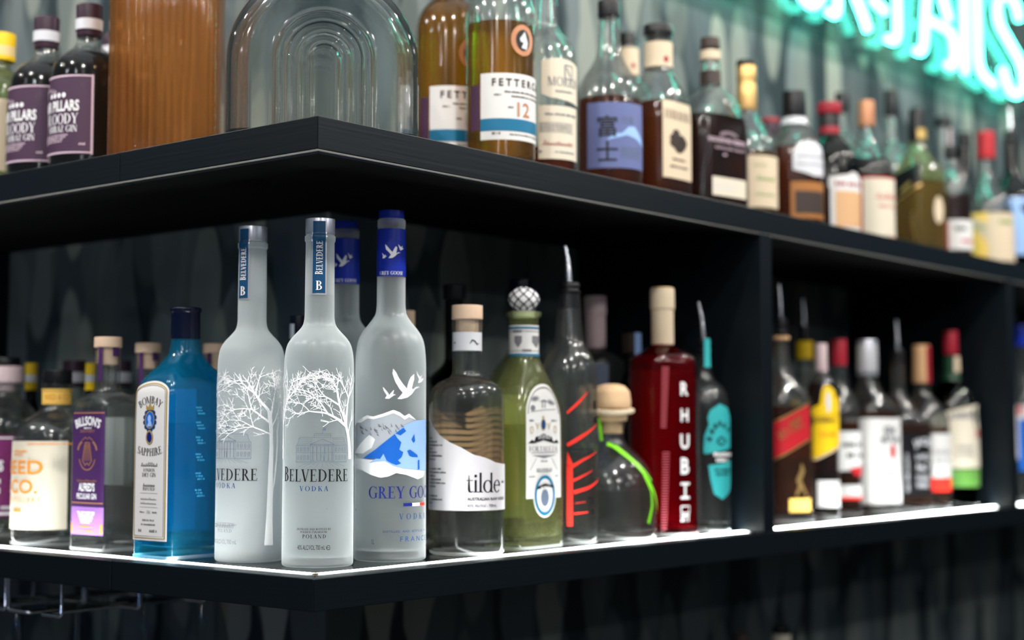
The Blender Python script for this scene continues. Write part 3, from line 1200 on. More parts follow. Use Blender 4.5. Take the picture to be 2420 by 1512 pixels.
def palace(u, r0, w):
    """engraving of a country palace: two storeys of windows, a pediment on columns, a roof with a flag"""
    o = []
    L_ = lambda x0, y0, x1, y1, t=0.7: o.extend(strip([(u + x0 * w, r0 - y0 * w), (u + x1 * w, r0 - y1 * w)], t))
    for y in (0.0, 0.03, 0.36, 0.60, 0.64):
        L_(-1, y, 1, y)
    for x in (-1, -.42, .42, 1):
        L_(x, 0, x, 0.62)
    for i in range(4):
        for sg in (-1, 1):
            x = sg * (0.52 + i * 0.135)
            for y in (0.10, 0.40):
                for a in (0, .07):
                    L_(x + a - .035, y, x + a - .035, y + 0.15)
                for q in (0, .05, .10, .15):
                    L_(x - .035, y + q, x + .035, y + q, 0.8)
    for i in range(6):
        x = -0.35 + i * 0.14
        L_(x, 0.05, x, 0.60, 1.0)
        L_(x + .02, 0.05, x + .02, 0.60, 0.6)
    L_(-.05, 0.05, -.05, 0.28, 1.6)
    L_(.05, 0.05, .05, 0.28, 1.6)
    L_(-.45, 0.66, 0, 0.86, 1.1)
    L_(.45, 0.66, 0, 0.86, 1.1)
    L_(-.45, 0.66, .45, 0.66, 1.1)
    for y in (.70, .76, .82, .88):
        L_(-.92, y, -.36, y, 0.5)
        L_(.36, y, .92, y, 0.5)
    L_(-.95, .64, -.85, .92)
    L_(.95, .64, .85, .92)
    L_(-.85, .92, .85, .92)
    L_(-.30, .92, -.30, 1.06)
    L_(.30, .92, .30, 1.06)
    L_(-.30, 1.06, .30, 1.06, 1.0)
    L_(-.30, 1.0, .30, 1.0)
    L_(0, 1.06, 0, 1.28, .8)
    o.extend(rect(u + .01 * w, u + .12 * w, r0 - 1.27 * w, r0 - 1.17 * w))
    for i in range(9):
        x = -0.9 + i * .225
        L_(x * .55, -.02, x, -.16, 0.5)
    return o


def corner_prints(b, R_, k2):
    U = lambda x, r: b.U(x, r)
    u0, u1 = U(675, 1120), U(819, 1120)
    b.draw('lettering', fit(serif('BELVEDERE', 0.03, 0.84), u0, u1, 1137.5, 34.5), M['black'])
    b.draw('lettering', fit(serif('VODKA', 0.28), U(710, 1154), U(775, 1154), 1160, 12), M['blue_print'])
    t = fit(serif('POLAND', 0.22), U(716, 1266), U(769, 1266), 1271, 9)
    t += fit(serif('DISTILLED AND BOTTLED BY', 0.02), U(704, 1249), U(781, 1249), 1252, 5)
    t += fit(serif('POLMOS ZYRARDOW', 0.02), U(712, 1256), U(772, 1256), 1258.5, 4.6)
    t += fit(sans('40% ALC/VOL 700 mL'), U(705, 1293), U(767, 1293), 1298, 11)
    t += ring(U(775, 1293), 1293.5, 5, 5.5, 1.4, 1.2, 25, 330) + rect(U(771, 1293), U(779.5, 1293), 1293, 1294)
    b.draw('lettering', t, M['black'])
    b.draw('palace_print', palace(U(762, 1050), 1092, 64), M['grey_blue'])
    tr_ = tree_lines(U(826, 1000), 1085, 5, 0.02, 200, 13, 6)
    tr_ += tree_lines(U(672, 1000) - 4, 1085, 12, -0.02, 200, 13, 6)
    b.draw('tree_print', tr_, M['white'])


def left_prints(b, R_, k2):
    U = lambda x, r: b.U(x, r)
    full = serif('BELVEDERE', 0.03, 0.84)
    ur = U(607, 1120)
    b.draw('lettering', put(full, ur, 1135, 33, 170 / (width(full) * 33), 'r'), M['black'])
    b.draw('lettering', put(serif('VODKA', 0.28), U(558, 1146), 1153, 12, 1.1, 'r'), M['blue_print'])
    t = put(serif('POLAND', 0.2), U(549, 1254), 1258, 8.5, 1.0, 'r') + fine(U(512, 1240), U(560, 1240), 1241, 4, 3) + fine(U(512, 1246), U(556, 1246), 1247, 4, 4)
    t += put(sans('40% ALC/VOL 700 mL'), U(560, 1280), 1285, 10, 0.6, 'r')
    b.draw('lettering', t, M['grey'])
    b.draw('palace_print', palace(U(560, 1050) - 30, 1084, 64), M['grey_blue'])
    ub = U(633, 1290)
    tr_ = strip([(ub, 1289), (ub + 1, 1230), (ub + 2, 1180), (ub + 3, 1120), (ub + 5, 1060), (ub + 4, 1020), (ub + 1, 990), (ub - 2, 970)], [24, 18, 15.5, 14, 11, 10, 12, 11])
    tr_ += strip([(ub + 5, 1165), (ub + 14, 1140), (ub + 20, 1090), (ub + 24, 1050), (ub + 22, 1015)], [7, 6, 5.5, 5, 4])
    for x, r, ln, h_, w_, sd in ((ub - 2, 972, .55, 120, 7.5, 2), (ub + 2, 985, -.12, 135, 6, 3), (ub, 1000, .95, 125, 5.5, 8), (ub + 22, 1020, -.3, 105, 4, 9), (ub + 4, 1028, 1.2, 110, 4.5, 21),
                                 (ub + 4, 1010, -.6, 100, 4, 33)):
        tr_ += tree_lines(x, r, sd, ln, h_ * 1.1, w_, 4)
    tr_ += tree_lines(ub - 205, 1060, 17, -.1, 190, 12, 5)
    b.draw('tree_print', tr_, M['white'])


etched_bottle('frosted vodka bottle at the shelf corner, blue neck strip facing forward', 750, 0.09, M['frost_b'], 700, (737, 772), corner_prints)
etched_bottle('frosted vodka bottle beside the blue gin bottle, large white tree print', 589, 0.085, M['frost'], 690, (566.5, 590), left_prints)


# the two tall frosted bottles with flying geese
GPROF = [(1323.5, 85, 10), (1310, 85, 4), (1100, 84.5), (850, 84, 22), (808, 79, 16), (785, 67, 14), (765, 50, 10), (746, 36.5, 9), (725, 34), (600, 33.5), (545, 33, 1), (541.5, 31.5, 1), (540, 33.3, 1), (523, 33.3, 2), (520.5, 30, 1)]
GREF = [None]


def goose(pts, ox=820, oy=840, k2=3.024):
    return [(ox + x / k2, oy + y / k2) for x, y in pts]


BIG = [(330, 95), (325, 130), (345, 190), (375, 240), (397, 266), (378, 290), (360, 310), (385, 312), (430, 300), (460, 275), (485, 240), (515, 222), (490, 222), (470, 240), (460, 232), (478, 170), (478, 130), (455, 150),
       (440, 180), (430, 215), (426, 236), (400, 205), (370, 160), (350, 120)]
SML = [(258, 222), (262, 250), (285, 285), (272, 308), (300, 310), (330, 288), (350, 280), (330, 277), (337, 245), (315, 265), (303, 282), (290, 260)]
RGT = [(492, 105), (500, 140), (512, 165), (505, 195), (525, 190), (545, 165), (540, 155), (525, 165), (535, 130), (520, 150), (510, 140)]


def geese_bottle(label, px, d, front):
    z0 = ZL + 0.0008
    x, y = place('R', px, d, z0)
    _, row0, zc, dh = project(x, y, z0)
    if GREF[0] is None:
        GREF[0] = zc
    k2 = GREF[0] / zc
    R_ = lambda r: row0 - (1323.5 - r) * k2
    prof = [(R_(q[0]), q[1] * k2) + ((q[2] * k2,) if len(q) > 2 else ()) for q in GPROF]
    b = Bottle('vodka_bottle', label, 'bottle', 'R', px, d, prof, glass=M['frost_c'], wall=0.003, base=0.010, liquid=M['water'], level=R_(1000 if front else 800), seg=64)
    b.lathe('stopper', [(R_(530), 24 * k2), (R_(520), 24 * k2), (R_(519.5), 30.5 * k2), (R_(501), 30.5 * k2)], M['royal'], rad=1.2)
    sl = b.sleeve('foil_sleeve', R_(654), R_(541.5), M['royal'], off=0.0006)
    c = b.cx(R_(600))
    rn = 34 * k2
    # geese and name on the sleeve: crop of the photograph at 3.2875 px per px
    t = []
    big = [(1385, 310), (1392, 350), (1415, 375), (1428, 392), (1410, 420), (1440, 418), (1462, 400), (1475, 385), (1500, 372), (1480, 372), (1468, 382), (1475, 335), (1465, 325), (1450, 350), (1440, 372), (1420, 350), (1400, 325)]
    sm1 = [(1362, 375), (1370, 400), (1366, 420), (1380, 420), (1398, 402), (1388, 402), (1390, 390), (1380, 398)]
    sm2 = [(1480, 308), (1490, 335), (1498, 358), (1510, 350), (1524, 338), (1512, 338), (1515, 315), (1505, 332)]
    for pl in (big, sm1, sm2):
        q = [(480 + p[0] / 3.2875, 480 + p[1] / 3.2875) for p in pl]
        t += tri([(b.Un(c + (p[0] - 915.5) * k2, R_(p[1]), rn) if front else (p[0] - 926) * k2, R_(p[1])) for p in q])
    t += fit(serif('GREY GOOSE', 0.03), (-29 if front else -29) * k2, 29 * k2, R_(647), 8.5 * k2)
    b.draw('sleeve_print', t, M['white'], sl, 0.0010, None, r=rn)
    if front:
        U = b.U
        P_ = lambda pts: tri([(U(p[0], p[1]), p[1]) for p in goose(pts)])
        b.draw('geese_print', P_(BIG) + P_(SML) + P_(RGT), M['white'])
        ridge = [(50, 530), (75, 480), (95, 455), (150, 425), (190, 436), (260, 415), (330, 388), (375, 405), (410, 432), (440, 415), (492, 462)]
        head_top = [(492, 464), (450, 478), (400, 502), (345, 547), (305, 587), (260, 622), (210, 667), (160, 702), (118, 735)]
        b.draw('mountain_print', P_(ridge + head_top[1:] + [(90, 730), (45, 690)]), M['slate'], None, 0.0005)
        snow = ridge[1:] + [(440, 440), (410, 458), (375, 432), (330, 412), (260, 438), (195, 455), (150, 450), (105, 480)]
        t = P_(snow) + P_([(60, 700), (110, 620), (170, 560), (205, 600), (180, 660), (120, 700)])
        b.draw('snow_print', t, M['white'], None, 0.0007)
        t = []
        rnd = random.Random(4)
        for i in range(46):
            x, y_ = rnd.uniform(90, 420), rnd.uniform(470, 560)
            if y_ < 745 - x * 0.62 and y_ > 470 + abs(x - 270) * 0.12:
                t += P_([(x, y_), (x + rnd.uniform(12, 34), y_ + rnd.uniform(18, 34)), (x + rnd.uniform(2, 9), y_ + rnd.uniform(12, 26))])
        b.draw('rock_print', t, M['grey'], None, 0.0008)
        head = head_top[::-1] + [(560, 452), (562, 600), (556, 828), (480, 816), (400, 806), (330, 786), (270, 752), (210, 756), (165, 766), (190, 746), (216, 736)]
        b.draw('head_print', P_(head), M['ice'], None, 0.0007)
        t = P_([(122, 734), (162, 703), (212, 668), (262, 624), (307, 588), (340, 560), (358, 590), (385, 620), (372, 672), (400, 690), (388, 725), (362, 748), (385, 770), (350, 782), (320, 770), (285, 750), (262, 700), (240, 738), (216, 735)])
        t += P_([(425, 680), (445, 672), (470, 690), (498, 712), (500, 728), (460, 724), (440, 715)]) + P_([(455, 600), (475, 560), (482, 610), (470, 625)]) + P_([(500, 750), (512, 745), (512, 812), (500, 818)])
        t += P_([(345, 556), (400, 515), (420, 540), (380, 570)])
        b.draw('head_print', t, M['sky'], None, 0.0009)
        b.draw('mountain_print', P_([(48, 790), (60, 740), (118, 738), (190, 746), (165, 768), (210, 758), (270, 754), (330, 788), (400, 808), (480, 818), (552, 830), (540, 868), (500, 886), (420, 852), (350, 838), (300, 862), (240, 872), (170, 850), (120, 822)]), M['white'], None, 0.0006)
        b.draw('lettering', put(serif('GREY GOOSE', 0.04), U(873, 1165), 1177, 28, 1.0, 'l'), M['royal_print'])
        b.draw('flag_print', rect(U(952, 1192), U(973, 1192), 1188.5, 1196), M['royal_print'])
        b.draw('flag_print', rect(U(973, 1192), U(990, 1192), 1188.5, 1196), M['white'])
        b.draw('flag_print', rect(U(990, 1192), U(990, 1192) + 24, 1188.5, 1196), M['red_bright'])
        t = put(serif('VODKA', 0.5), U(943, 1220), 1227, 14, 1.0, 'l')
        t += put(sans('DISTILLED  AND  BOTTLED  IN'), U(906, 1254), 1257.5, 5, 1.25, 'l')
        t += put(sans('F R A N C E'), U(945, 1273), 1279, 12, 1.0, 'l') + put(sans('1L'), U(880, 1279), 1285, 11.5, 0.5, 'l')
        b.draw('lettering', t, M['blue_print'])
    return b


geese_bottle('tall frosted vodka bottle right of the corner with blue goose head and mountain print', 921, 0.083, True)
geese_bottle('frosted bottle mostly hidden behind the corner vodka bottle, only blue neck and shoulder showing', 812, 0.175, False)


# ------------------------------------------------------------------ lower shelf, left wing
def square(ang, asp, body, neck, n=8):
    return {'ang': ang, 'asp': asp, 'body': body, 'neck': neck, 'n': n}


# blue gin bottle
b = Bottle('gin_bottle', 'sapphire blue square gin bottle with arched white gold-edged label and dark navy cap', 'bottle', 'L', 431, 0.068,
           [(1316, 71, 7), (1306, 71, 3), (1000, 71), (925, 70, 14), (900, 63, 10), (879, 54, 10), (858, 44, 10), (836, 36.5, 8), (804, 34, 4), (776, 34, 1), (773, 31, 1)],
           sec=square(180, 1.38, 905, 815, 9), glass=M['glass_blue'], liquid=M['blue_gin'], level=1000, wall=0.003, base=0.012, seg=96, rad=6)
b.lathe('cap', [(802, 34.6), (800, 35), (740, 34), (737, 37), (729, 37), (727, 34)], M['navy'], rad=2)
u0, u1 = b.U(318, 1080), b.U(399, 1080)
um, hw = (u0 + u1) / 2, (u1 - u0) / 2


def arched(u0, u1, top, spring, bot):
    c, w = (u0 + u1) / 2, (u1 - u0) / 2
    return [(u0, bot), (u1, bot)] + ell(c, spring, w, top - spring, 0, 180, 24)


lab = b.draw('label', tri(arched(u0, u1, 900, 925, 1276)), M['paper'], None, 0.0006, 10)
for ins, wd, mm in ((6, 3.4, 'gold_print'), (10.5, 0.9, 'black')):
    pl = arched(u0 + ins, u1 - ins, 900 + ins, 927, 1276 - ins)
    b.draw('label_border', strip(pl + pl[:1], wd), M[mm], lab, 0.0009, 10)
t = arch(serif('BOMBAY', 0.02), um, 953, 17, 62, 78 / 17 / width(serif('BOMBAY', 0.02)))
t += arch(serif('SAPPHIRE', 0.02), um, 1077, 18, -150, 94 / 18 / width(serif('SAPPHIRE', 0.02)))
t += put(serif('LONDON'), um, 1114, 8, 1.05) + put(serif('DRY GIN'), um, 1126, 9.5, 1.1) + put(serif('INFUSED'), um, 1158, 8, 1.15)
t += scrawl(um - 30, um + 30, 1101, 13, 1) + scrawl(um - 22, um + 22, 1148, 11, 2)
b.draw('lettering', t, M['black'], lab, 0.0009, 10)
t = rect(um - 32, um + 32, 1164, 1164.7) + rect(um - 32, um + 32, 1197, 1197.7) + scrawl(um - 30, um + 28, 1180, 7, 3) + scrawl(um - 30, um + 28, 1190, 7, 4)
t += put(sans('1761'), um, 1213, 8, 0.7) + fine(um - 32, um - 14, 1211, 4, 1) + fine(um + 14, um + 32, 1211, 4, 2) + fine(um - 22, um + 22, 1230, 4.5, 3) + fine(um - 26, um + 26, 1240, 4, 5)
t += fine(um - 36, um - 24, 1256, 7, 6) + fine(um + 4, um + 36, 1256, 7, 7)
b.draw('lettering', t, M['grey'], lab, 0.0009)
t = []
for i in range(12):
    a = 30 * i + 15
    t += tri(ell(um + 19 * cos(radians(a)), 992 + 23 * sin(radians(a)), 6.5, 6, 0, 360, 8)[:-1])
b.draw('wreath_print', t, M['blue_print'], lab, 0.0009)
t = ring(um, 992, 17, 21, 2.2, 2.2) + rect(um - 13, um + 13, 966, 969) + tri([(um - 14, 967), (um - 15, 955), (um - 7, 962), (um, 951), (um + 7, 962), (um + 15, 955), (um + 14, 967)]) + ring(um, 1033, 13, 17, 3.5, 4)
b.draw('crest_print', t, M['gold_print'], lab, 0.0011)
b.draw('medallion_print', tri(ell(um, 992, 15, 19)[:-1]), M['sky'], lab, 0.0010)
b.draw('portrait_print', tri(ell(um - 1, 989, 6, 9)[:-1]) + tri([(um - 9, 1008), (um - 3, 994), (um + 6, 996), (um + 9, 1007)]), M['ice'], lab, 0.0012)
b.draw('gem_print', tri(ell(um, 1033, 8.5, 12)[:-1]), M['royal_print'], lab, 0.0012)
b.draw('back_label', rect(um - 248, um - 92, 915, 1262), M['white'], None, 0.0006, 12)
# etched botanical marks on the side of the bottle that faces right
us = b.U(470, 1080)
t = []
for i, r in enumerate((965, 1000, 1035, 1075, 1120, 1160)):
    for j in range(3):
        t += fine(us - 12 + 3 * j, us + 6 + 5 * j, r + j * 7, 5, i * 7 + j)
b.draw('etched_print', t, M['etch_blue'], None, 0.0004)


# squared gin bottles with wooden stoppers
def square_gin(label, px, d, front, ref=[None]):
    z0 = ZL + 0.0008
    x, y = place('L', px, d, z0)
    _, row0, zc, dh = project(x, y, z0)
    if ref[0] is None:
        ref[0] = (zc, row0)
    k2 = ref[0][0] / zc
    R_ = lambda r: row0 - (ref[0][1] - r) * k2
    base = ref[0][1]
    prof = [(R_(base), 66 * k2, 6), (R_(base - 10), 67 * k2, 4), (R_(1000), 67 * k2), (R_(952), 66 * k2, 12 * k2), (R_(936), 56 * k2, 8 * k2), (R_(926), 33 * k2, 6 * k2), (R_(916), 30 * k2, 4), (R_(840), 29.5 * k2), (R_(824), 31 * k2, 2), (R_(823), 28 * k2, 1)]
    b = Bottle('gin_bottle', label, 'bottle', 'L', px, d, prof, sec=square(180, 0.86, R_(955), R_(922), 9), glass=M['glass'], liquid=M['water'], level=R_(1151), wall=0.0035, base=0.012, seg=80, group=None)
    st = b.lathe('stopper', [(R_(862), 22 * k2), (R_(826), 24 * k2), (R_(822), 24 * k2), (R_(821.5), 33 * k2), (R_(797), 32.5 * k2)], M['pale_wood'], rad=2)
    rn = 31 * k2
    for a0, a1 in ((-27, -16), (13, 31)):
        b.draw('seal_strip', rect(a0 * k2, a1 * k2, R_(796), R_(900 if a0 < 0 else 840)), M['purple'], None, 0.0012, 12, r=rn)
    b.draw('back_label', rect(175 * k2, 290 * k2, R_(985), R_(1150)), M['paper'], None, 0.0006)
    if not front:
        return b
    u0, u1 = b.U(164, 1090), b.U(247, 1090)
    um = (u0 + u1) / 2
    lab = b.draw('label', rect(u0, u1, 971, 1196), M['purple'], None, 0.0006, 20)
    lo = b.draw('lower_label', rect(u0, u1, 1198, 1264), M['lilac'], None, 0.0006)
    t = arch(sans("BILLSON'S", 0.03), um, 1004, 20, 120, 88 / 20 / width(sans("BILLSON'S", 0.03)))
    t += fit(sans("ALFRED'S", 0.03), um - 30, um + 30, 1160, 18) + fit(sans('PECULIAR GIN', 0.015), um - 37, um + 37, 1179, 13) + fine(um - 14, um + 14, 1013, 4, 3)
    b.draw('lettering', t, M['white'], lab, 0.0009)
    t = fit(sans('BREWERY'), um - 27, um + 27, 1022, 7) + rect(u0 + 2, u1 - 2, 974, 977) + rect(u0 + 2, u1 - 2, 1187, 1190) + scrawl(um - 38, um + 36, 1138, 9, 5)
    t += ring(um, 1072, 33, 40, 3, 3, 20, 160) + ring(um, 1066, 38, 30, 6, 5, 185, 235) + ring(um, 1066, 38, 30, 6, 5, 305, 355)
    t += strip([(um - 8, 1046), (um - 17, 1090), (um - 12, 1093), (um - 8, 1100), (um, 1094), (um + 8, 1100), (um + 12, 1093), (um + 17, 1090), (um + 8, 1046), (um - 8, 1046)], 3)
    for i in range(4):
        t += strip([(um - 5 + i * 3.4, 1049), (um - 10 + i * 6.5, 1089)], 2)
    t += strip([(um - 20, 1040), (um - 6, 1033), (um, 1038), (um + 6, 1033), (um + 20, 1040)], 2)
    b.draw('emblem_print', t, M['copper_print'], lab, 0.0009)
    t = []
    for i in range(6):
        q = 34 - i * 3
        t += fine(um - q, um + q, 1212 + i * 5, 4, i + 20)
    b.draw('lettering', t, M['white'], lo, 0.0009)
    t = rect(u0 + 2, u0 + 8, 1238, 1260) + rect(u1 - 8, u1 - 2, 1238, 1260) + fine(um - 28, um + 28, 1247, 6, 9) + fine(um - 28, um + 28, 1257, 6, 10) + strip([(um - 31, 1238), (um + 31, 1238), (um + 31, 1260), (um - 31, 1260), (um - 31, 1238)], 1.2)
    b.draw('lettering', t, M['orange'], lo, 0.0009)
    return b


square_gin('square clear gin bottle with purple label and pale wooden stopper, left of blue bottle', 247, 0.068, True)
square_gin('wooden-stoppered square bottle half hidden behind the blue gin bottle, left side', 343, 0.165, False)
square_gin('wooden-stoppered bottle glimpsed between blue gin bottle and frosted bottle', 505, 0.225, False)

# cream-labelled gin bottle
b = Bottle('gin_bottle', 'round clear gin bottle with cream label, orange lettering and yellow neck band', 'bottle', 'L', 128, 0.088,
           [(1281, 98, 8), (1268, 100, 4), (1100, 100), (1046, 99, 16), (1018, 94, 12), (1000, 82, 10), (988, 66, 10), (978, 48, 8), (968, 37, 6), (956, 33.5, 4), (922, 33.5), (918, 36, 2), (907, 36, 2), (906, 30, 1)],
           glass=M['glass'], liquid=M['water'], level=1035, wall=0.003, base=0.012, seg=64)
b.lathe('stopper', [(935, 26), (907, 26), (906, 34), (875, 34)], M['black_cap'], rad=2)
ba = b.sleeve('neck_band', 955, 918, M['yellow_band'], off=0.0005)
t = strip([(-40, 923), (40, 923)], 1.2) + strip([(-40, 950), (40, 950)], 1.2) + fit(sans('REED & CO'), -30, 30, 943, 13)
b.draw('band_print', t, M['orange'], ba, 0.0008, None, r=33.5)
u0, u1 = -150, b.U(158, 1150)
lab = b.draw('label', rect(u0, u1, 1042, 1251), M['ivory'], None, 0.0006)
t = put(sans('REED', 0.01), b.U(104, 1105), 1119, 32, 1.3, 'r') + put(sans('& CO.', 0.01), b.U(91, 1150), 1165, 32, 1.15, 'r')
t += put(sans('D I S T I L L E R Y'), b.U(98, 1180), 1187, 12, 0.85, 'r') + fine(b.U(40, 1065), b.U(70, 1065), 1068, 5, 2) + fine(b.U(40, 1072), b.U(60, 1072), 1076, 5, 3) + fine(-70, 60, 1050, 4, 8) + fine(b.U(38, 1205), b.U(58, 1205), 1210, 10, 4)
b.draw('lettering', t, M['orange'], lab, 0.0009)


def band_bottle(kind, label, wing, px, d, shelf, rows, hws, glass, liquid, level, cap, group=None):
    """simple round bottle: rows/half widths = base, shoulder, neck foot, neck top; cap = (row0, row1, hw, material)"""
    (rb, rs, rn, rt), (hb, hn) = rows, hws
    b = Bottle(kind, label, 'bottle', wing, px, d, [(rb, hb, 8), (rb - 10, hb, 3), (rs + 20, hb), (rs, hb * .96, 12), (rs * .55 + rn * .45, hb * .74, 12), (rs * .2 + rn * .8, hn * 1.35, 8), (rn, hn * 1.02, 6), (rt, hn)],
               shelf=shelf, glass=glass, liquid=liquid, level=level, wall=0.003, base=0.009, seg=40, group=group)
    if cap:
        b.lathe('cap', [(cap[0], cap[2]), (cap[1], cap[2])], M[cap[3]], rad=1.5)
    return b


# dark magenta label bottle at the picture edge
b = band_bottle('gin_bottle', 'clear gin bottle with dark magenta label cut off by the left picture edge, lower shelf', 'L', 4, 0.135, 'L', (1266, 990, 935, 906), (90, 34), M['glass'], M['water_green'], 1010, None)
b.lathe('stopper', [(925, 26), (905, 26), (904, 42), (866, 42)], M['pink'], rad=3)
b.lathe('stopper_top', [(865.5, 36), (845, 34)], M['black_cap'], rad=3)
lab = b.draw('label', rect(-130, b.U(50, 1120), 1028, 1222), M['magenta'], None, 0.0006)
t = rect(-130, b.U(50, 1120), 1033, 1036) + rect(-130, b.U(50, 1120), 1210, 1216) + put(sans('PILLARS', .03), b.U(8, 1100), 1112, 24, .7, 'r') + fine(-80, b.U(7, 1140), 1142, 13, 8) + fine(-60, b.U(5, 1160), 1165, 13, 9) + fine(b.U(2, 1200), b.U(24, 1200), 1202, 7, 3)
b.draw('lettering', t, M['white'], lab, 0.0009)

# back row of the left wing
for px, d, col, lbl, hw_ in ((66, 0.205, 'yellow', 'slim yellow-capped bottle behind the black-capped gin bottle, leftmost in back row', 14), (208, 0.195, 'yellow', 'slim yellow-capped bottle behind the left purple-label bottle in back row', 13)):
    b = band_bottle('liqueur_bottle', lbl, 'L', px, d, 'L', (1262, 1010, 940, 860), (30, hw_ * .9), M['glass_olive'], None, None, (922, 858, hw_ + .5, col), )
    b.sleeve('neck_band', 902, 886, M['pale_grey'], off=0.0012)
for px, d, lbl in ((168, 0.24, 'dark gin bottle with black cap and white neck band behind the cream-label bottle'), (277, 0.25, 'dark gin bottle with white neck band behind the purple-label bottle stopper')):
    b = band_bottle('gin_bottle', lbl, 'L', px, d, 'L', (1262, 1000, 930, 856), (60, 24), M['glass'], M['sloe'], 1000, (916, 852, 27, 'plum_cap'))
    b.sleeve('neck_band', 903, 879, M['pale_grey'], off=0.0018)

# ------------------------------------------------------------------ lower shelf, right wing: behind the corner bottles
b = band_bottle('spirit_bottle', 'bottle with small dark navy cap showing between the two corner vodka bottles', 'R', 700, 0.235, 'L', (1262, 900, 830, 780), (58, 17), M['glass_green'], M['whisky'], 900, (802, 746, 19.5, 'navy'))
b.sleeve('neck_label', 800, 765, M['pale_grey'], off=0.0016, px0=683, px1=697)
b = band_bottle('spirit_bottle', 'bottle with pale wooden stopper peeking out behind the frosted goose bottle', 'R', 962, 0.21, 'L', (1262, 905, 840, 772), (60, 16), M['glass'], M['water'], 900, (771, 734, 16.5, 'pale_wood'))
b = band_bottle('spirit_bottle', 'dark olive bottle with black cap standing behind the torn-label bottle', 'R', 1072, 0.215, 'L', (1262, 925, 850, 700), (82, 22), M['glass_olive'], None, None, (709, 674, 28, 'black_cap'))
b = band_bottle('spirit_bottle', 'bottle with dark cap hidden behind the lattice-stoppered tequila bottle', 'R', 1230, 0.205, 'L', (1258, 905, 820, 700), (80, 24), M['glass_green'], M['red_gin'], 960, (700, 661, 27, 'navy'))

# clear rum bottle with torn paper label
b = Bottle('rum_bottle', 'clear round bottle with torn-edge white paper label and pale wooden stopper', 'bottle', 'R', 1103, 0.070,
           [(1309, 86, 20), (1292, 88.5, 6), (1100, 88.5), (935, 88.5, 22), (912, 80, 14), (900, 62, 10), (892, 40, 8), (880, 34.5, 6), (785, 34, 2), (782, 36.5, 2), (758, 36.5, 2), (756, 33, 1)],
           glass=M['glass'], liquid=M['water'], level=832, wall=0.0032, base=0.0135, seg=64)
b.lathe('stopper', [(790, 27), (756, 27), (755, 37), (722, 37)], M['pale_wood'], rad=2)
nb = b.sleeve('neck_label', 828, 784, M['pale_grey'], off=0.0005)
b.draw('neck_print', strip([(6, 810), (12, 801), (18, 803), (25, 811), (31, 808)], [1, 4, 3.4, 4, 1]) + strip([(-36, 808), (-30, 806)], 3), M['black'], nb, 0.0008, None, r=34.3)
tear = [(28, 755), (60, 800), (85, 835), (110, 855), (150, 880), (200, 905), (230, 925), (262, 937), (300, 950), (330, 961), (365, 975), (392, 985), (414, 990)]
rnd = random.Random(3)
ep = [(b.U(1000 + x / 2.16, 640 + y / 2.16), 640 + y / 2.16 + rnd.uniform(-1.2, 1.2)) for x, y in tear]
ep = [(-190, 940), (-150, 955)] + ep + [(150, 1098)]
lab = b.draw('label', tri(ep[::-1] + [(-190, 1206), (150, 1206)]), pmat('lilac_white_paper', (0.56, 0.545, 0.58), 0.65), None, 0.0006, 60)
t = put(serif('tilde', 0.0), b.U(1101, 1140), 1163, 43, 1.0, 'l') + strip([(99, 1142), (104, 1137), (109, 1142), (114, 1137)], 3)
t += put(sans('AUSTRALIAN RAW VODKA', .02), b.U(1104, 1180), 1182, 6.8, 0.95, 'l') + put(sans('40% Alc/Vol - 700mL'), b.U(1104, 1195), 1198, 7, 0.9, 'l')
for i in range(16):
    r = 1037 + i * 8.4 + (14 if i > 6 else 0) + (14 if i > 12 else 0)
    t += fine(-120, b.U(1024 + 12 * (i % 3) + (8 if 5 < i < 13 else 0), r), r, 4, i)
b.draw('lettering', t, M['black'], lab, 0.0009)
bk = b.draw('back_label', tri([(150, 1206), (366, 1206), (366, 960), (330, 985), (280, 975), (240, 955), (150, 1098)]), M['peach'], None, 0.0006, 60)
t = []
for i in range(9):
    t += strip([(200 + i * 4, 965 + i * 16), (270, 985 + i * 15), (352, 972 + i * 18)], 5)
b.draw('back_print', t, M['brown'], bk, 0.0003, None)

# tequila bottle with agave-heart stopper
b = Bottle('tequila_bottle', 'pale green square tequila bottle with oval-ended white label and lattice ball stopper', 'bottle', 'R', 1238, 0.072,
           [(1292, 84, 7), (1282, 85, 4), (1100, 85), (985, 84, 20), (946, 78, 14), (919, 70, 12), (892, 59, 12), (868, 46, 8), (850, 38, 6), (835, 35, 4), (752, 34.5, 2), (748, 42, 3), (738, 42, 2), (737, 33, 1)],
           sec=square(270, 0.735, 990, 850, 7), glass=M['glass_green'], liquid=M['water_green'], level=1003, wall=0.0035, base=0.013, seg=96)
sb = b.lathe('stopper', [(752, 26), (737, 27), (736, 30)] + [(707.5 + 29.5 * cos(radians(a)) * 1.0, 3 + 34.5 * sin(radians(a))) for a in range(24, 180, 13)], M['white'], rad=1)
for sg in (-1, 1):
    for i in range(9):
        pts = []
        for j in range(13):
            a = radians(16 + 148 * j / 12)
            th = b.view + sg * (j / 12 * 2.2) + i * 2 * pi / 9
            r = (3.2 + 34.8 * sin(a)) * b.s
            pts.append((r * cos(th), r * sin(th), b.z(707.5 + 29.8 * cos(a))))
        v, f = tube_mesh(pts, 1.5 * b.s, 5)
        mesh('lattice_line', v, f, M['navy'], sb)
nb = b.sleeve('neck_label', 839, 768, M['paper'], off=0.0005)
b.draw('neck_print', rect(-60, 60, 769, 774) + rect(-60, 60, 833, 839), M['teal'], nb, 0.0009, None, r=35)
t = rect(-60, 60, 779, 780.5) + rect(-30, -5, 777, 783) + rect(-60, 60, 826, 827.5) + rect(-4, 20, 823, 829)
for q in (-15, 32):
    t += tri([(q - 10, 791), (q + 10, 791), (q + 10, 806), (q, 819), (q - 10, 806)])
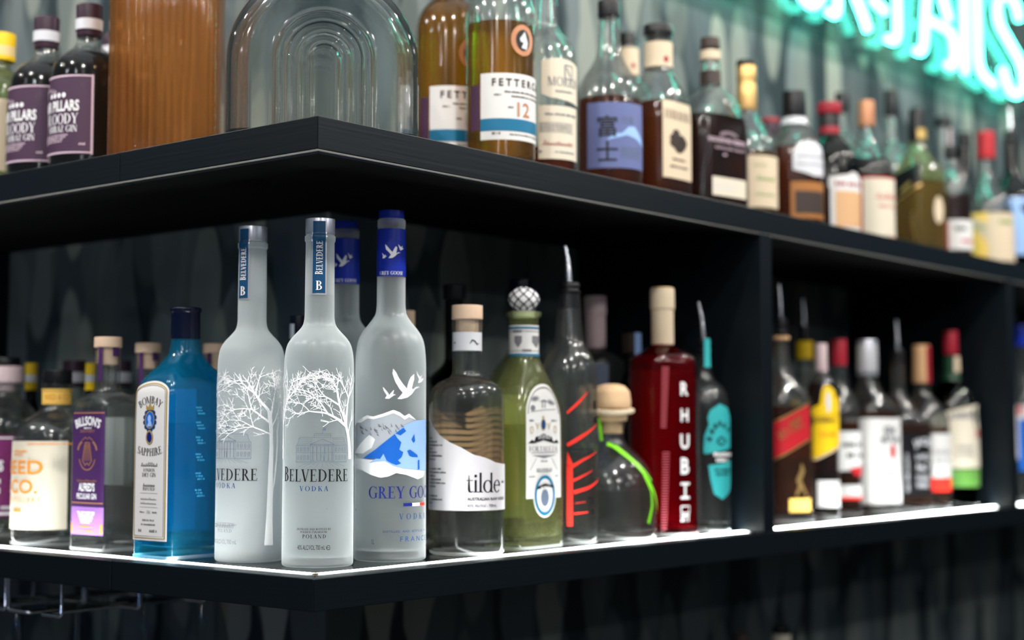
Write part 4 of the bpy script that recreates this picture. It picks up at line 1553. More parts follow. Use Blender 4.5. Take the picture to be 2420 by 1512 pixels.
b.draw('neck_print', t, M['grey'], nb, 0.0009, None, r=35)
u0, u1 = b.U(1243, 1080), b.U(1337, 1080)
um, hw = (u0 + u1) / 2, (u1 - u0) / 2
ux = lambda x: u0 + (x - 20) / 395 * (u1 - u0)      # from the label crop
rw = lambda y: 880 + y / 4.2
ov = [(ux(222 + 128 * sin(radians(a))), rw(1225 - 222 * cos(radians(a)))) for a in range(0, 360, 12)]
lab = b.draw('label', tri(arched(u0, u1, 906, 975, 1178)), M['paper'], None, 0.0006, 8)
ol = b.draw('oval_label', tri(ov), M['paper'], lab, 0.0009, 12)
ovr = lambda k_, kk: [(ux(222 + 128 * k_ * sin(radians(a))), rw(1225 - 222 * kk * cos(radians(a)))) for a in range(0, 361, 12)]
b.draw('oval_ring', strip(ovr(.80, .84), 8), M['teal'], ol, 0.0012)
b.draw('oval_portrait', tri([(ux(222 + 45 * sin(radians(a))), rw(1250 - 85 * cos(radians(a)))) for a in range(0, 360, 15)]), M['grey_blue'], ol, 0.0012)
t = tri([(ux(130), rw(1165)), (ux(150), rw(1130)), (ux(222), rw(1105)), (ux(320), rw(1130)), (ux(330), rw(1150)), (ux(222), rw(1140))])
t += strip(arched(u0 + 7, u1 - 7, 914, 977, 985)[2:], 1.6)
t += tri([(ux(40), rw(700)), (ux(80), rw(665)), (ux(110), rw(690)), (ux(210), rw(645)), (ux(320), rw(690)), (ux(360), rw(665)), (ux(385), rw(700)), (ux(320), rw(700)), (ux(210), rw(670)), (ux(110), rw(700))])
t += tri([(ux(100), rw(690)), (ux(120), rw(640)), (ux(210), rw(605)), (ux(300), rw(640)), (ux(320), rw(690)), (ux(210), rw(650))])
b.draw('banner_print', t, M['black'], lab, 0.0013)
b.draw('lettering', arch(serif('BLANCO', .03), ux(230), rw(1158), 6.5, 120, 1.1) + arch(serif('TEQUILA', .03), ux(212), rw(655), 9, 95, 1.0), M['white'], lab, 0.0016)
t = fit(serif('FORTALEZA', .03), ux(50), ux(372), rw(785), 12.5) + rect(ux(70), ux(370), rw(795), rw(800)) + tri([(ux(80), rw(820)), (ux(360), rw(820)), (ux(215), rw(850))])
t += strip([(ux(130), rw(850)), (ux(60), rw(970))], 1.4) + strip([(ux(300), rw(850)), (ux(368), rw(970))], 1.4)
for i, (a, c_) in enumerate(((55, 110), (300, 370))):
    t += fine(ux(a), ux(c_), rw(485), 5, i + 3)
t += fine(ux(180), ux(265), rw(890), 5, 6) + fine(ux(130), ux(310), rw(970), 4.5, 7) + fine(ux(130), ux(310), rw(990), 4.5, 8) + fine(ux(50), ux(110), rw(1040), 4, 9) + fine(ux(340), ux(385), rw(1040), 4, 9)
# plantation scene in the arch
t += rect(ux(195), ux(205), rw(275), rw(350)) + rect(ux(225), ux(235), rw(275), rw(350)) + tri([(ux(160), rw(285)), (ux(215), rw(265)), (ux(270), rw(285))]) + strip([(ux(70), rw(390)), (ux(200), rw(370)), (ux(360), rw(360))], 1.2)
for x, y in ((110, 265), (290, 285), (320, 300), (130, 250)):
    for a in range(0, 360, 45):
        t += strip([(ux(x), rw(y)), (ux(x + 40 * cos(radians(a))), rw(y + 28 * sin(radians(a))))], 1.6)
t += tri(ell(ux(95), rw(350), 9, 7, 0, 360, 9)[:-1])
b.draw('engraving_print', t, M['grey'], lab, 0.0010, 10)
t = ring(ux(78), rw(570), 6, 9, 2, 2) + ring(ux(345), rw(565), 6, 9, 2, 2) + ring(ux(210), rw(515), 9, 14, 2.4, 2.4) + tri([(ux(195), rw(450)), (ux(210), rw(425)), (ux(226), rw(450))])
for x in (145, 275):
    t += strip([(ux(x - 18), rw(500)), (ux(x), rw(560)), (ux(x + 14), rw(500))], 3)
b.draw('crest_print', t, M['gold_print'], lab, 0.0010)
b.draw('crest_print', tri(ell(ux(210), rw(515), 7.4, 12)[:-1]), M['blue_print'], lab, 0.0012)
b.draw('back_label', rect(215, 420, 930, 1230), M['cream'], None, 0.0006, 20)

# clear bottle with red claw strokes and a pourer
b = Bottle('tequila_bottle', 'clear bottle with bar pourer, red claw strokes and black print, beside the tequila bottle', 'bottle', 'R', 1346, 0.072,
           [(1281, 64, 9), (1268, 67, 4), (1050, 67), (890, 67, 24), (863, 64, 16), (838, 54, 14), (815, 38, 10), (800, 33.5, 8), (740, 29, 10), (695, 26.5, 1)],
           glass=M['glass'], liquid=M['water'], level=1070, wall=0.003, base=0.012, seg=64)
pourer(b, 582, 666, 694, 730, 28, -9)
kx = lambda x: b.U(1260 + x / 2.0435, 1100)
ky = lambda y: 560 + y / 2.0435
t = rect(kx(163), kx(190), ky(1100), ky(1395)) + tri([(kx(163), ky(1110)), (kx(166), ky(1035)), (kx(196), ky(1110))])
for a, w in ((((165, 850), (210, 808), (262, 748)), (5, 6, 2)), (((165, 1005), (230, 965), (303, 903)), (8, 8, 2)), (((180, 1112), (240, 1075), (303, 1036)), (8, 5, 1.5)), (((190, 1176), (235, 1155), (282, 1128)), (6, 4, 1.5)),
            (((195, 1232), (260, 1212), (318, 1166)), (8, 7, 2)), (((195, 1335), (225, 1332), (262, 1328)), (4, 4, 2)), (((200, 1285), (250, 1278)), (1.5, 1.5))):
    t += strip([(kx(p[0]), ky(p[1])) for p in a], list(w))
b.draw('claw_print', t, M['red_bright'])
t = tri(ell(kx(296), ky(810), 7, 12)[:-1]) + tri(ell(kx(298), ky(885), 9, 9)[:-1]) + strip([(kx(300), ky(700)), (kx(308), ky(800)), (kx(306), ky(900))], 3) + ring(kx(292), ky(722), 7, 7, 2, 2)
t += put(sans('TR', .03), kx(262), ky(1290), 15, .8, 'l') + put(sans('BE', .03), kx(278), ky(1340), 13, .8, 'l') + put(sans('S', .03), kx(288), ky(1392), 13, .8, 'l') + fine(kx(175), kx(262), ky(1030), 5, 4)
b.draw('lettering', t, M['black'])

# squat round tequila bottle with ball cork and lime ribbon
b = Bottle('tequila_bottle', 'squat round clear bottle with ball cork and lime green ribbon round its neck', 'bottle', 'R', 1446, 0.082,
           [(1274, 101, 12), (1262, 104, 4), (1200, 104), (1157, 102, 16), (1123, 95, 14), (1093, 80, 14), (1070, 58, 12), (1052, 38, 8), (1040, 30, 6), (1012, 29, 4), (1002, 33, 2), (998, 33, 2), (996, 28, 1)],
           glass=M['glass'], liquid=M['water'], level=1155, wall=0.0035, base=0.011, seg=72)
st = b.lathe('stopper', [(1025, 25), (996, 25), (995, 37), (966, 40), (965, 46), (950, 47), (925, 44), (912, 32), (907, 15)], M['cork'], rad=4)
b.draw('seal_strip', tri([(16, 964), (40, 964), (36, 930), (24, 912), (8, 908)]), M['lime'], st, 0.0022, 5, r=47)
v, f = [], []
for kkk in range(1):
    pts = [((49 + 0.6 * sin(6 * a)) * b.s * cos(a), (49 + 0.6 * sin(6 * a)) * b.s * sin(a), b.z(973 + 3 * sin(a * 2))) for a in [2 * pi * i / 40 for i in range(41)]]
v, f = tube_mesh(pts, 6.5 * b.s, 8)
mesh('neck_cord', v, f, M['cream'], st)
kk_ = lambda x, y: (b.U(1260 + x / 2.0435, 560 + y / 2.0435), 560 + y / 2.0435)
t = strip(bend([kk_(322, 1000), kk_(370, 1002), kk_(430, 1020), kk_(490, 1060), kk_(530, 1110), kk_(560, 1180), kk_(585, 1260), kk_(602, 1345)], 20), 9)
t += strip([kk_(545, 1150), kk_(566, 1230), kk_(566, 1300), kk_(548, 1385)], 9) + strip([kk_(430, 1005), kk_(490, 1040), kk_(545, 1110), kk_(575, 1180)], 6)
b.draw('ribbon', [[(p[0], p[1]) for p in q] for q in t], M['lime'], None, 0.0018, 8)
pts = [((37 - 6 * i / 8) * b.s * cos(b.view - 0.9), (37 - 6 * i / 8) * b.s * sin(b.view - 0.9), b.z(985 + i * 7)) for i in range(9)]
v, f = tube_mesh(pts, 4 * b.s, 8)
mesh('ribbon', v, f, M['lime'], b.root)

# pale bottle behind with cream capsule, and its red twin at the front
b = Bottle('spirit_bottle', 'dark clear octagonal bottle with dusty cream neck capsule behind the pourer bottle', 'bottle', 'R', 1408, 0.205,
           [(1240, 58, 6), (1230, 58), (855, 58, 8), (838, 50, 8), (826, 27, 4), (822, 25, 2), (745, 25)], glass=M['glass'], liquid=M['water'], level=900, seg=40, sec=square(250, 1, 860, 826, 4))
b.lathe('capsule', [(824, 25.6), (744, 25.6), (743, 27.5), (700, 27)], M['pink'], rad=2)
b.sleeve('label', 1100, 860, M['grey_blue'], off=0.0006, px0=1385, px1=1438)
b = Bottle('gin_bottle', 'red faceted bottle with cream capsule and white vertical lettering', 'bottle', 'R', 1569, 0.069,
           [(1263, 66, 6), (1254, 68, 3), (1000, 68), (856, 68, 5), (840, 63, 5), (825, 40, 4), (817, 28, 3), (812, 26, 2), (740, 26)],
           sec=square(246, 1, 850, 822, 4.2), glass=M['glass_red'], liquid=M['red_gin'], level=846, wall=0.003, base=0.010, seg=80)
b.lathe('capsule', [(815, 26.6), (732, 26.6), (731, 29), (700, 29), (683, 28.5)], M['cream'], rad=1.5)
b.lathe('capsule_top', [(682.5, 27.5), (680, 26)], M['cork'], rad=1)
us = b.U(1617, 1060)
t = []
for ch, r, h in (('R', 933, 30), ('H', 995, 29), ('U', 1059, 33), ('B', 1119, 37)):
    t += put(sans(ch, .03), us, r, h, 0.8)
t += rect(us - 2.5, us + 2.5, 1142, 1178) + rect(us - 12, us + 12, 1140, 1146) + rect(us - 12, us + 12, 1173, 1179)
t += strip([(us - 11, 1196), (us + 11, 1196), (us + 11, 1212), (us - 11, 1212), (us - 11, 1196)], 3) + fine(us - 12, us + 12, 1222, 7, 4) + fine(us - 12, us + 12, 1232, 7, 5)
b.draw('lettering', t, M['white'])
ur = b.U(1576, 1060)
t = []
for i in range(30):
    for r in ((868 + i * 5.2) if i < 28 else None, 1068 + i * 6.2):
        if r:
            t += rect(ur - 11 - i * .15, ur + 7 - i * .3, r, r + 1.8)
b.draw('painted_glint', t, M['glint_red'], None, 0.0003)  # thin red strips painted as glints on the glass ribs
b.draw('back_label', rect(140, 300, 870, 1240), M['paper'], None, 0.0006)

b = band_bottle('spirit_bottle', 'dark bottle with brown cap and pale blue strip behind the red faceted bottle', 'R', 1495, 0.150, 'L', (1254, 930, 880, 835), (34, 19), M['glass_olive'], M['dark_rum'], 930, (834, 788, 22, 'brown'))
b.sleeve('seal_strip', 860, 786, M['ice'], off=0.0022, px0=1499, px1=1514)

# aqua label bottle with pourer
b = Bottle('tequila_bottle', 'clear bottle with wavy aqua label, black belt and bar pourer, left of the upright panel', 'bottle', 'R', 1667, 0.060,
           [(1259, 57, 9), (1247, 59, 3), (1050, 59), (960, 59, 20), (930, 55, 14), (910, 40, 12), (898, 24, 8), (880, 18, 6), (835, 17)], glass=M['glass'], liquid=M['water'], level=959, wall=0.003, base=0.012, seg=56)
pourer(b, 714, 800, 833, 850, 18, -12)
b.sleeve('neck_label', 868, 800, M['aqua'], off=0.0016, px0=1664, px1=1676)
cxl = lambda x: b.U(1380 + x / 2.0438, 1070)
cyl = lambda y: 560 + y / 2.0438
lp = [(655, 805), (690, 822), (700, 850), (708, 875), (730, 900), (740, 1015), (705, 1085), (712, 1150), (700, 1225), (665, 1268), (625, 1240), (608, 1160), (598, 1080), (578, 1035), (582, 960), (605, 905), (598, 870), (612, 835)]
lab = b.draw('label', tri([(cxl(x), cyl(y)) for x, y in lp]), M['aqua'], None, 0.0006)
b.draw('label_belt', tri([(cxl(572), cyl(1050)), (cxl(740), cyl(1015)), (cxl(740), cyl(1075)), (cxl(572), cyl(1105))]), M['black'], lab, 0.0009)
t = fine(cxl(625), cxl(705), cyl(1058), 9, 2) + fine(cxl(635), cxl(690), cyl(1085), 9, 3)
b.draw('lettering', t, M['white'], lab, 0.0012)
t = []
for i, (x, y) in enumerate(((612, 985), (622, 950), (636, 925), (655, 912), (674, 922), (692, 940), (708, 965))):
    a = radians(40 - i * 13)
    t += strip([(cxl(x), cyl(y)), (cxl(x) - 12 * sin(a), cyl(y) - 12 * cos(a))], 6) + strip([(cxl(x) - 5, cyl(y) - 5), (cxl(x) + 4, cyl(y) - 7)], 3)
t += strip([(cxl(640), cyl(985)), (cxl(660), cyl(965)), (cxl(682), cyl(985)), (cxl(660), cyl(1005)), (cxl(640), cyl(985))], 4) + fine(cxl(630), cxl(700), cyl(1130), 6, 5) + fine(cxl(635), cxl(695), cyl(1150), 6, 6)
b.draw('lettering', t, M['black'], lab, 0.0012)


# ------------------------------------------------------------------ lower shelf, right compartment
sq_ = square
b = Bottle('whisky_bottle', 'whisky bottle with slanted red label and pourer, first right of the upright panel', 'bottle', 'R', 1851, 0.085,
           [(1236, 56, 5), (1228, 58, 3), (1000, 58), (945, 56, 16), (915, 44, 12), (890, 28, 10), (870, 20, 8), (800, 16)], sec=sq_(250, 1, 945, 885, 6), glass=M['glass'], liquid=M['bourbon'], level=960, base=0.012, seg=72)
pourer(b, 672, 750, 792, 800, 16, -4)
b.lathe('neck_ring', [(803, 17), (803, 20), (795, 20), (795, 17)], M['tan'], rad=1.5)
u0, u1 = b.U(1806, 1020), b.U(1912, 1020)
for nm, a0, a1, mm, o in (('label', 0, 0, 'gold', .0006), ('label_face', 5, 5, 'red', .0009)):
    b.draw(nm, tri([(u0, 1105 - a0), (u1, 1040 - a0), (u1, 950 + a1), (u0, 1010 + a1)]), M[mm], None, o)
t = put(serif('RED LABEL', .03), b.U(1872, 1020), 1023, 20, .62, 'c', 27) + put(sans('WHISKY'), b.U(1880, 1000), 1000, 12, .7, 'c', 27)
b.draw('lettering', t, M['gold'], None, 0.0012)
b.draw('figure_emblem', strip([(b.U(1893, 1130), 1096), (b.U(1895, 1130), 1112), (b.U(1886, 1130), 1135), (b.U(1890, 1130), 1150), (b.U(1880, 1130), 1170)], [5, 13, 15, 13, 6]) + strip([(b.U(1890, 1130), 1140), (b.U(1904, 1130), 1172)], [9, 5]), M['gold'], None, 0.0008)
b.draw('lower_label', rect(b.U(1865, 1190), b.U(1913, 1190), 1178, 1209), M['yellow_band'], None, 0.0008)

b = band_bottle('whisky_bottle', 'bottle with yellow neck collar and pourer behind the red slant-label bottle', 'R', 1906, 0.175, 'L', (1214, 930, 880, 805), (44, 19), M['glass'], M['dark_rum'], 930, None)
pourer(b, 706, 768, 802, 812, 15, -3)
b.sleeve('neck_collar', 848, 806, M['yellow'], off=0.0012)

b = Bottle('rum_bottle', 'dark rum bottle with bright yellow pointed label and small white lower label', 'bottle', 'R', 1946, 0.066,
           [(1225, 37, 6), (1215, 39, 3), (950, 39), (915, 37, 10), (898, 28, 8), (884, 16, 6), (870, 13)], glass=M['glass'], liquid=M['dark_rum'], level=905, base=0.010, seg=48)
b.lathe('cap', [(878, 14.5), (812, 14)], M['pink'], rad=1.5)
u = b.U
lab = b.draw('label', tri([(u(1909, 1000), 1090), (u(1930, 1000), 1086), (u(1984, 1000), 1048), (u(1984, 1000), 935), (u(1975, 1000), 940), (u(1973, 920), 925), (u(1962, 920), 912), (u(1950, 920), 911), (u(1943, 920), 920), (u(1938, 950), 955), (u(1909, 1000), 972)]), M['yellow'], None, 0.0006, 20)
t = strip([(u(1909, 1000), 1089), (u(1930, 1000), 1085), (u(1984, 1000), 1047)], 4)
b.draw('label_border', t, M['cream'], lab, 0.0009)
b.draw('bear_emblem', tri(ell(u(1957, 940), 950, 6, 25)[:-1]), M['pale_grey'], lab, 0.0010, 10)
t = put(sans('B', .03), u(1922, 1000), 1003, 20, .8) + put(sans('undaberg', .02), u(1930, 1000), 998, 12, .75, 'l') + strip([(u(1920, 990), 990), (u(1984, 990), 975)], 1.5)
b.draw('lettering', t, M['brown'], lab, 0.0010)
b.draw('lettering', fit(sans('RUM', .03), u(1940, 1030), u(1972, 1030), 1032, 10), M['orange'], lab, 0.0010)
b.draw('lower_label', rect(u(1932, 1165), u(1983, 1165), 1135, 1198), M['paper'], None, 0.0006)

b = band_bottle('bourbon_bottle', 'bourbon bottle with red cap and white label behind the yellow-label bottle', 'R', 1988, 0.105, 'L', (1213, 965, 905, 862), (48, 17), M['glass'], M['bourbon'], 997, (864, 802, 18.5, 'red_dark'))
u = b.U
lab = b.draw('label', rect(u(1950, 1060), u(2036, 1060), 1019, 1112), M['paper'])
b.draw('lettering', fine(u(1990, 1050), u(2036, 1050), 1056, 11, 3) + fine(u(2002, 1070), u(2036, 1070), 1082, 13, 5), M['black'], lab, 0.0009)
b.draw('red_print', tri([(u(2005, 1110), 1106), (u(2039, 1110), 1100), (u(2039, 1110), 1126), (u(2020, 1110), 1124)]), M['red'], None, 0.0008)
lo = b.draw('lower_label', rect(u(1975, 1160), u(2039, 1160), 1146, 1180), M['paper'])
b.draw('label_border', rect(u(1975, 1160), u(2039, 1160), 1173, 1180), M['red_bright'], lo, 0.0009)

b = Bottle('bourbon_bottle', 'white-labelled bourbon bottle with silver cap and round red seal', 'bottle', 'R', 2055, 0.095,
           [(1207, 58, 6), (1199, 60, 3), (990, 60), (958, 57, 14), (935, 40, 12), (905, 24, 8), (884, 22)], sec=sq_(256, 1, 965, 925, 5), glass=M['glass'], liquid=M['bourbon'], level=970, base=0.012, seg=72)
b.lathe('cap', [(888, 24.5), (804, 24)], M['silver'], rad=2)
for i in range(4):
    b.lathe('cap_band', [(822 + i * 15, 25), (826 + i * 15, 25)], M['white'], rad=.8)
u = b.U
lab = b.draw('label', rect(u(2000, 1090), u(2130, 1090), 988, 1190), M['paper'])
t = arch(sans('JIM', .04), u(2098, 1020), 1024, 17, 60, 1.2) + arch(sans('BEAM', .04), u(2101, 1040), 1043, 15, 60, 1.1) + fit(sans('BOURBON', .03), u(2088, 1120), u(2116, 1120), 1124, 10) + fine(u(2090, 1140), u(2114, 1140), 1138, 6, 4)
b.draw('lettering', t, M['grey'], lab, 0.0009)
b.draw('seal_print', tri(ell(u(2107, 1065), 1067, 9, 18)[:-1]), M['red'], lab, 0.0010)

b = Bottle('whiskey_bottle', 'square whiskey bottle with black label and pourer right of the white-label bourbon', 'bottle', 'R', 2128, 0.085,
           [(1202, 58, 6), (1194, 60, 3), (1020, 60), (988, 57, 12), (965, 38, 10), (940, 22, 8), (920, 17, 6), (842, 15)], sec=sq_(252, 1, 990, 960, 6), glass=M['glass'], liquid=M['bourbon'], level=1000, base=0.012, seg=72)
pourer(b, 756, 825, 840, 860, 16, -2)
u = b.U
lab = b.draw('label', rect(u(2082, 1100), u(2196, 1100), 1022, 1172), M['black'])
t = arch(sans('JACK', .04), u(2178, 1045), 1050, 15, 50, 1.0) + arch(sans('DANIELS', .02), u(2178, 1080), 1084, 11, 80, .7) + fit(sans('No.7', .03), u(2165, 1110), u(2190, 1110), 1112, 17) + fit(sans('TENNESSEE', .02), u(2163, 1135), u(2192, 1135), 1134, 10) + fit(sans('WHISKEY', .02), u(2164, 1150), u(2192, 1150), 1152, 11)
t += put(sans('OLD TIME QUALITY', .02), u(2146, 1100), 1162, 8, .9, 'l', 90)
b.draw('lettering', t, M['pale_grey'], lab, 0.0009)

b = band_bottle('bourbon_bottle', 'bourbon bottle with tan and red neck foil, pink-white label with red base band', 'R', 2184, 0.085, 'L', (1196, 985, 925, 870), (63, 19), M['glass'], M['bourbon'], 1010, None)
b.lathe('capsule', [(905, 22), (872, 21), (838, 20), (816, 20)], M['tan'], rad=1.5)
b.sleeve('capsule_band', 905, 817, M['red_dark'], off=0.0019, px0=2188, px1=2203)
u = b.U
lab = b.draw('label', rect(u(2150, 1090), u(2244, 1090), 1024, 1128), M['paper'])
b.draw('label_band', rect(u(2150, 1140), u(2244, 1140), 1128, 1160), M['red_bright'])
b.draw('lettering', scrawl(u(2204, 1065), u(2241, 1065), 1072, 20, 5) + fine(u(2208, 1085), u(2240, 1085), 1092, 8, 7), M['grey'], lab, 0.0009)

b = band_bottle('whiskey_bottle', 'dark green whiskey bottle with cream label, green base band and red cap', 'R', 2254, 0.080, 'L', (1190, 950, 890, 838), (60, 17), M['glass_bottle_green'], None, None, (842, 783, 17, 'red_dark'))
b.sleeve('neck_label', 898, 842, M['dark_green'], off=0.0012)
b.sleeve('neck_label', 880, 842, M['cream'], off=0.0022, px0=2254, px1=2269)
u = b.U
ua, ub = u(2206, 1030), u(2312, 1030)
top_ = [(ua + (ub - ua) * q, 985 - 30 * sin(q * pi / 2)) for q in (0, .2, .4, .6, .8, 1)]
lab = b.draw('label', [t for p0, p1 in zip(top_, top_[1:]) for t in ([p0, p1, (p1[0], 1106)], [p0, (p1[0], 1106), (p0[0], 1106)])], M['ivory'])
b.draw('label_band', rect(u(2205, 1130), u(2311, 1130), 1109, 1150), M['green'], lab, 0.0008)
b.draw('lettering', arch(sans('JAMESON', .03), u(2278, 985), 988, 14, 170, 1.0) + fit(sans('IRISH', .02), u(2262, 1050), u(2296, 1050), 1062, 9) + fit(sans('WHISKEY', .02), u(2258, 1050), u(2300, 1050), 1078, 9), M['grey'], lab, 0.0009)
b.draw('crest_print', tri(ell(u(2306, 1020), 1024, 7, 10)[:-1]), M['red'], lab, 0.0010)

b = band_bottle('vodka_bottle', 'vodka bottle with blue cap and blue-white label at the far right picture edge', 'R', 2422, 0.075, 'L', (1183, 945, 890, 818), (54, 20), M['glass'], M['water'], 950, (818, 768, 19, 'royal'))
u = b.U
lab = b.draw('label', rect(u(2380, 1060), u(2465, 1060), 958, 1085), M['paper'])
b.draw('label_band', rect(u(2409, 1060), u(2465, 1060), 990, 1112), M['sky'], lab, 0.0008)
b.draw('crest_print', tri(ell(u(2411, 970), 970, 6, 12)[:-1]), M['red'], lab, 0.0010)
b.draw('lettering', rect(u(2399, 1050), u(2403, 1050), 1005, 1070), M['grey'], lab, 0.0010)

# ------------------------------------------------------------------ upper shelf, left wing
def pillars(label, px, d, k2, row_top):
    """violet gin bottle: rows are those of the right-hand one, scaled about its cap top"""
    z0 = ZU + 0.0008
    x, y = place('L', px, d, z0)
    _, row0, zc, dh = project(x, y, z0)
    k2 = 1.0
    if row_top is None:
        R_ = lambda r: r
    else:
        k2 = PREF[0] / zc
        R_ = lambda r: row0 + (r - PREF[1]) * k2
    if row_top is None:
        PREF[:] = [zc, row0]
    prof = [(row0, 86 * k2, 8), (row0 - 12, 88 * k2, 3), (R_(215), 88 * k2), (R_(165), 84 * k2, 18), (R_(140), 68 * k2, 14), (R_(122), 42 * k2, 10), (R_(110), 30 * k2, 6), (R_(92), 28 * k2, 3)]
    b = Bottle('gin_bottle', label, 'bottle', 'L', px, d, prof, shelf='U', glass=M['glass'], liquid=M['sloe'], level=R_(131), wall=0.003, base=0.012, seg=64)
    b.lathe('cap', [(R_(90), 29 * k2), (R_(16), 31 * k2), (R_(13), 29 * k2)], M['plum_cap'], rad=2)
    b.sleeve('neck_band', R_(68), R_(43), M['pale_grey'], off=0.0019)
    uL, uR = b.U(b.px - 90 * k2, R_(270)) , b.U(b.px + 16 * k2, R_(270))
    lab = b.draw('label', rect(-125 * k2, uR, R_(178), R_(366)), M['plum'])
    t = strip([(-125 * k2, R_(181)), (uR - 3, R_(181)), (uR - 3, R_(362)), (-125 * k2, R_(362))], 5 * k2) + rect(uR - 5, uR, R_(178), R_(366))
    b.draw('label_border', t, M['mauve'], lab, 0.0009)
    q = lambda x: b.U(b.px + (x - 200) * k2, R_(270))
    t = put(sans('FOUR PILLARS', .03), q(184), R_(263), 24 * k2, .62, 'r')
    t += put(serif('BLOODY', .02), q(182), R_(294), 24 * k2, .9, 'r') + put(serif('SHIRAZ GIN', .02), q(180), R_(313), 15 * k2, .9, 'r')
    for i in range(4):
        t += tri(ell(q(150) - i * 14 * k2, R_(226), 5.5 * k2, 6 * k2, 0, 360, 10)[:-1])
    b.draw('lettering', t, M['white'], lab, 0.0009)
    t = arch(sans('YARRA VALLEY', .02), q(118), R_(214), 8 * k2, 60 * k2, .9)
    for i in range(4):
        t += fine(q(112) - 30, q(160 - i * 4), R_(322 + i * 5), 4 * k2, i)
    t += fine(q(185), q(201), R_(345), 6 * k2, 7)
    b.draw('lettering', t, M['mauve'], lab, 0.0009)
    return b


PREF = [0, 0]
pillars('dark violet gin bottle with plum label, nearer of two, beside the ribbed amber vase', 204, 0.072, 1, None)
pillars('dark violet gin bottle with plum label next to the yellow-capped bottle', 103, 0.072, 1, 1)
b = band_bottle('gin_bottle', 'pale gin bottle with yellow cap cut off by the left picture edge, upper shelf', 'L', -6, 0.075, 'U', (420, 205, 165, 146), (70, 24), M['glass_green'], M['water_green'], 190, (147, 82, 34, 'yellow'))
b.sleeve('neck_band', 131, 108, M['pale_grey'], off=0.0050)
b.draw('label', rect(-100, b.U(13, 300), 234, 405), M['cream'])
b = band_bottle('gin_bottle', 'dark bottle with white neck band half hidden behind the amber vase', 'L', 262, 0.205, 'U', (420, 185, 140, 118), (66, 24), M['glass'], M['sloe'], 180, (120, 84, 26, 'plum_cap'))
b.sleeve('neck_band', 124, 108, M['pale_grey'], off=0.0022)


# ------------------------------------------------------------------ pressed-glass vases
def vase(name, label, px, d, wing, hw, depth, spring, gl, ridges, rot=0.0, wall=0.0045, foot=0.012, inner=True):
    """arch-shaped flat vase with concentric raised arches on both faces; hw, depth, spring in metres"""
    z0 = ZU + 0.0008
    x, y = place(wing, px, d, z0)
    o = thing(name, label, 'vase', (x, y, z0), 'pressed glass vases')
    view = atan2(CY - y, CX - x) + rot
    t1, n1 = (-sin(view), cos(view)), (cos(view), sin(view))

    def shell(W, D, zb, ridge):
        """closed skin: rings from the middle (w=0) to the rim on the front, then back to the middle on the rear"""
        nb = 44
        ws = sorted(set([0.0] + [W * i / 60 for i in range(1, 61)]))
        v, f, rows = [], [], []

        def ring_pts(w):
            pts = []
            for i in range(13):
                pts.append((-w, zb + (spring - zb) * i / 12))
            for i in range(1, nb):
                a = pi - pi * i / nb
                pts.append((w * cos(a), spring + w * sin(a)))
            for i in range(13):
                pts.append((w, spring - (spring - zb) * i / 12))
            return pts

        def dep(w):
            e_ = W - w
            r = min(D, 0.020)
            k_ = 1.0 if e_ > r else sqrt(max(0.0, 1 - (1 - e_ / r) ** 2))
            q = D - r * (1 - k_)
            if ridge:
                for rw, rh, rs in ridges:
                    q += rh * math.exp(-((w - rw) / rs) ** 2)
            return q
        seq = [(w, 1) for w in ws] + [(w, -1) for w in ws[::-1][1:]]
        for w, sg in seq:
            dd = dep(w) * sg
            row = []
            for a, z in ring_pts(max(w, 1e-5)):
                row.append(len(v))
                v.append((t1[0] * a + n1[0] * dd, t1[1] * a + n1[1] * dd, z))
            rows.append(row)
        for a, b_ in zip(rows, rows[1:]):
            for j in range(len(a) - 1):
                f.append((a[j], a[j + 1], b_[j + 1], b_[j]))
        # bottom
        L_ = [r[0] for r in rows]
        R2 = [r[-1] for r in rows]
        half = len(ws)
        for i in range(len(ws) - 1):
            i2 = len(rows) - 1 - i
            f.append((L_[i], L_[i + 1], L_[i2 - 1], L_[i2]))
            f.append((R2[i + 1], R2[i], R2[i2], R2[i2 - 1]))
        return v, f
    v, f = shell(hw, depth, 0.0, True)
    vi, fi = shell(hw - wall, depth - wall, foot, inner)
    n0 = len(v)
    v += vi
    f += [tuple(n0 + i for i in q[::-1]) for q in fi]
    ob = mesh('glass', v, f, gl, o)
    return o


vase('glass_vase', 'clear pressed glass arch vase with concentric raised arches on the shelf corner', 761, 0.118, 'R', 0.0945, 0.034, 0.082, M['glass_vase'],
     [(0.0135, 0.0035, 0.0030), (0.0245, 0.0035, 0.0030), (0.0355, 0.0035, 0.0030), (0.0465, 0.0035, 0.0030)], rot=0.05)
vase('glass_vase', 'tall amber glass vase with vertical ribs, between violet gin and the clear arch vase', 392, 0.10, 'L', 0.058, 0.040, 0.24, M['glass_amber'],
     [(0.005, 0.003, 0.0022), (0.0125, 0.003, 0.0022), (0.020, 0.003, 0.0022), (0.0275, 0.003, 0.0022), (0.035, 0.003, 0.0022)], rot=-0.22, inner=False)

# ------------------------------------------------------------------ upper shelf, right wing
UR = dict(shelf='U')
GL = M['glass']


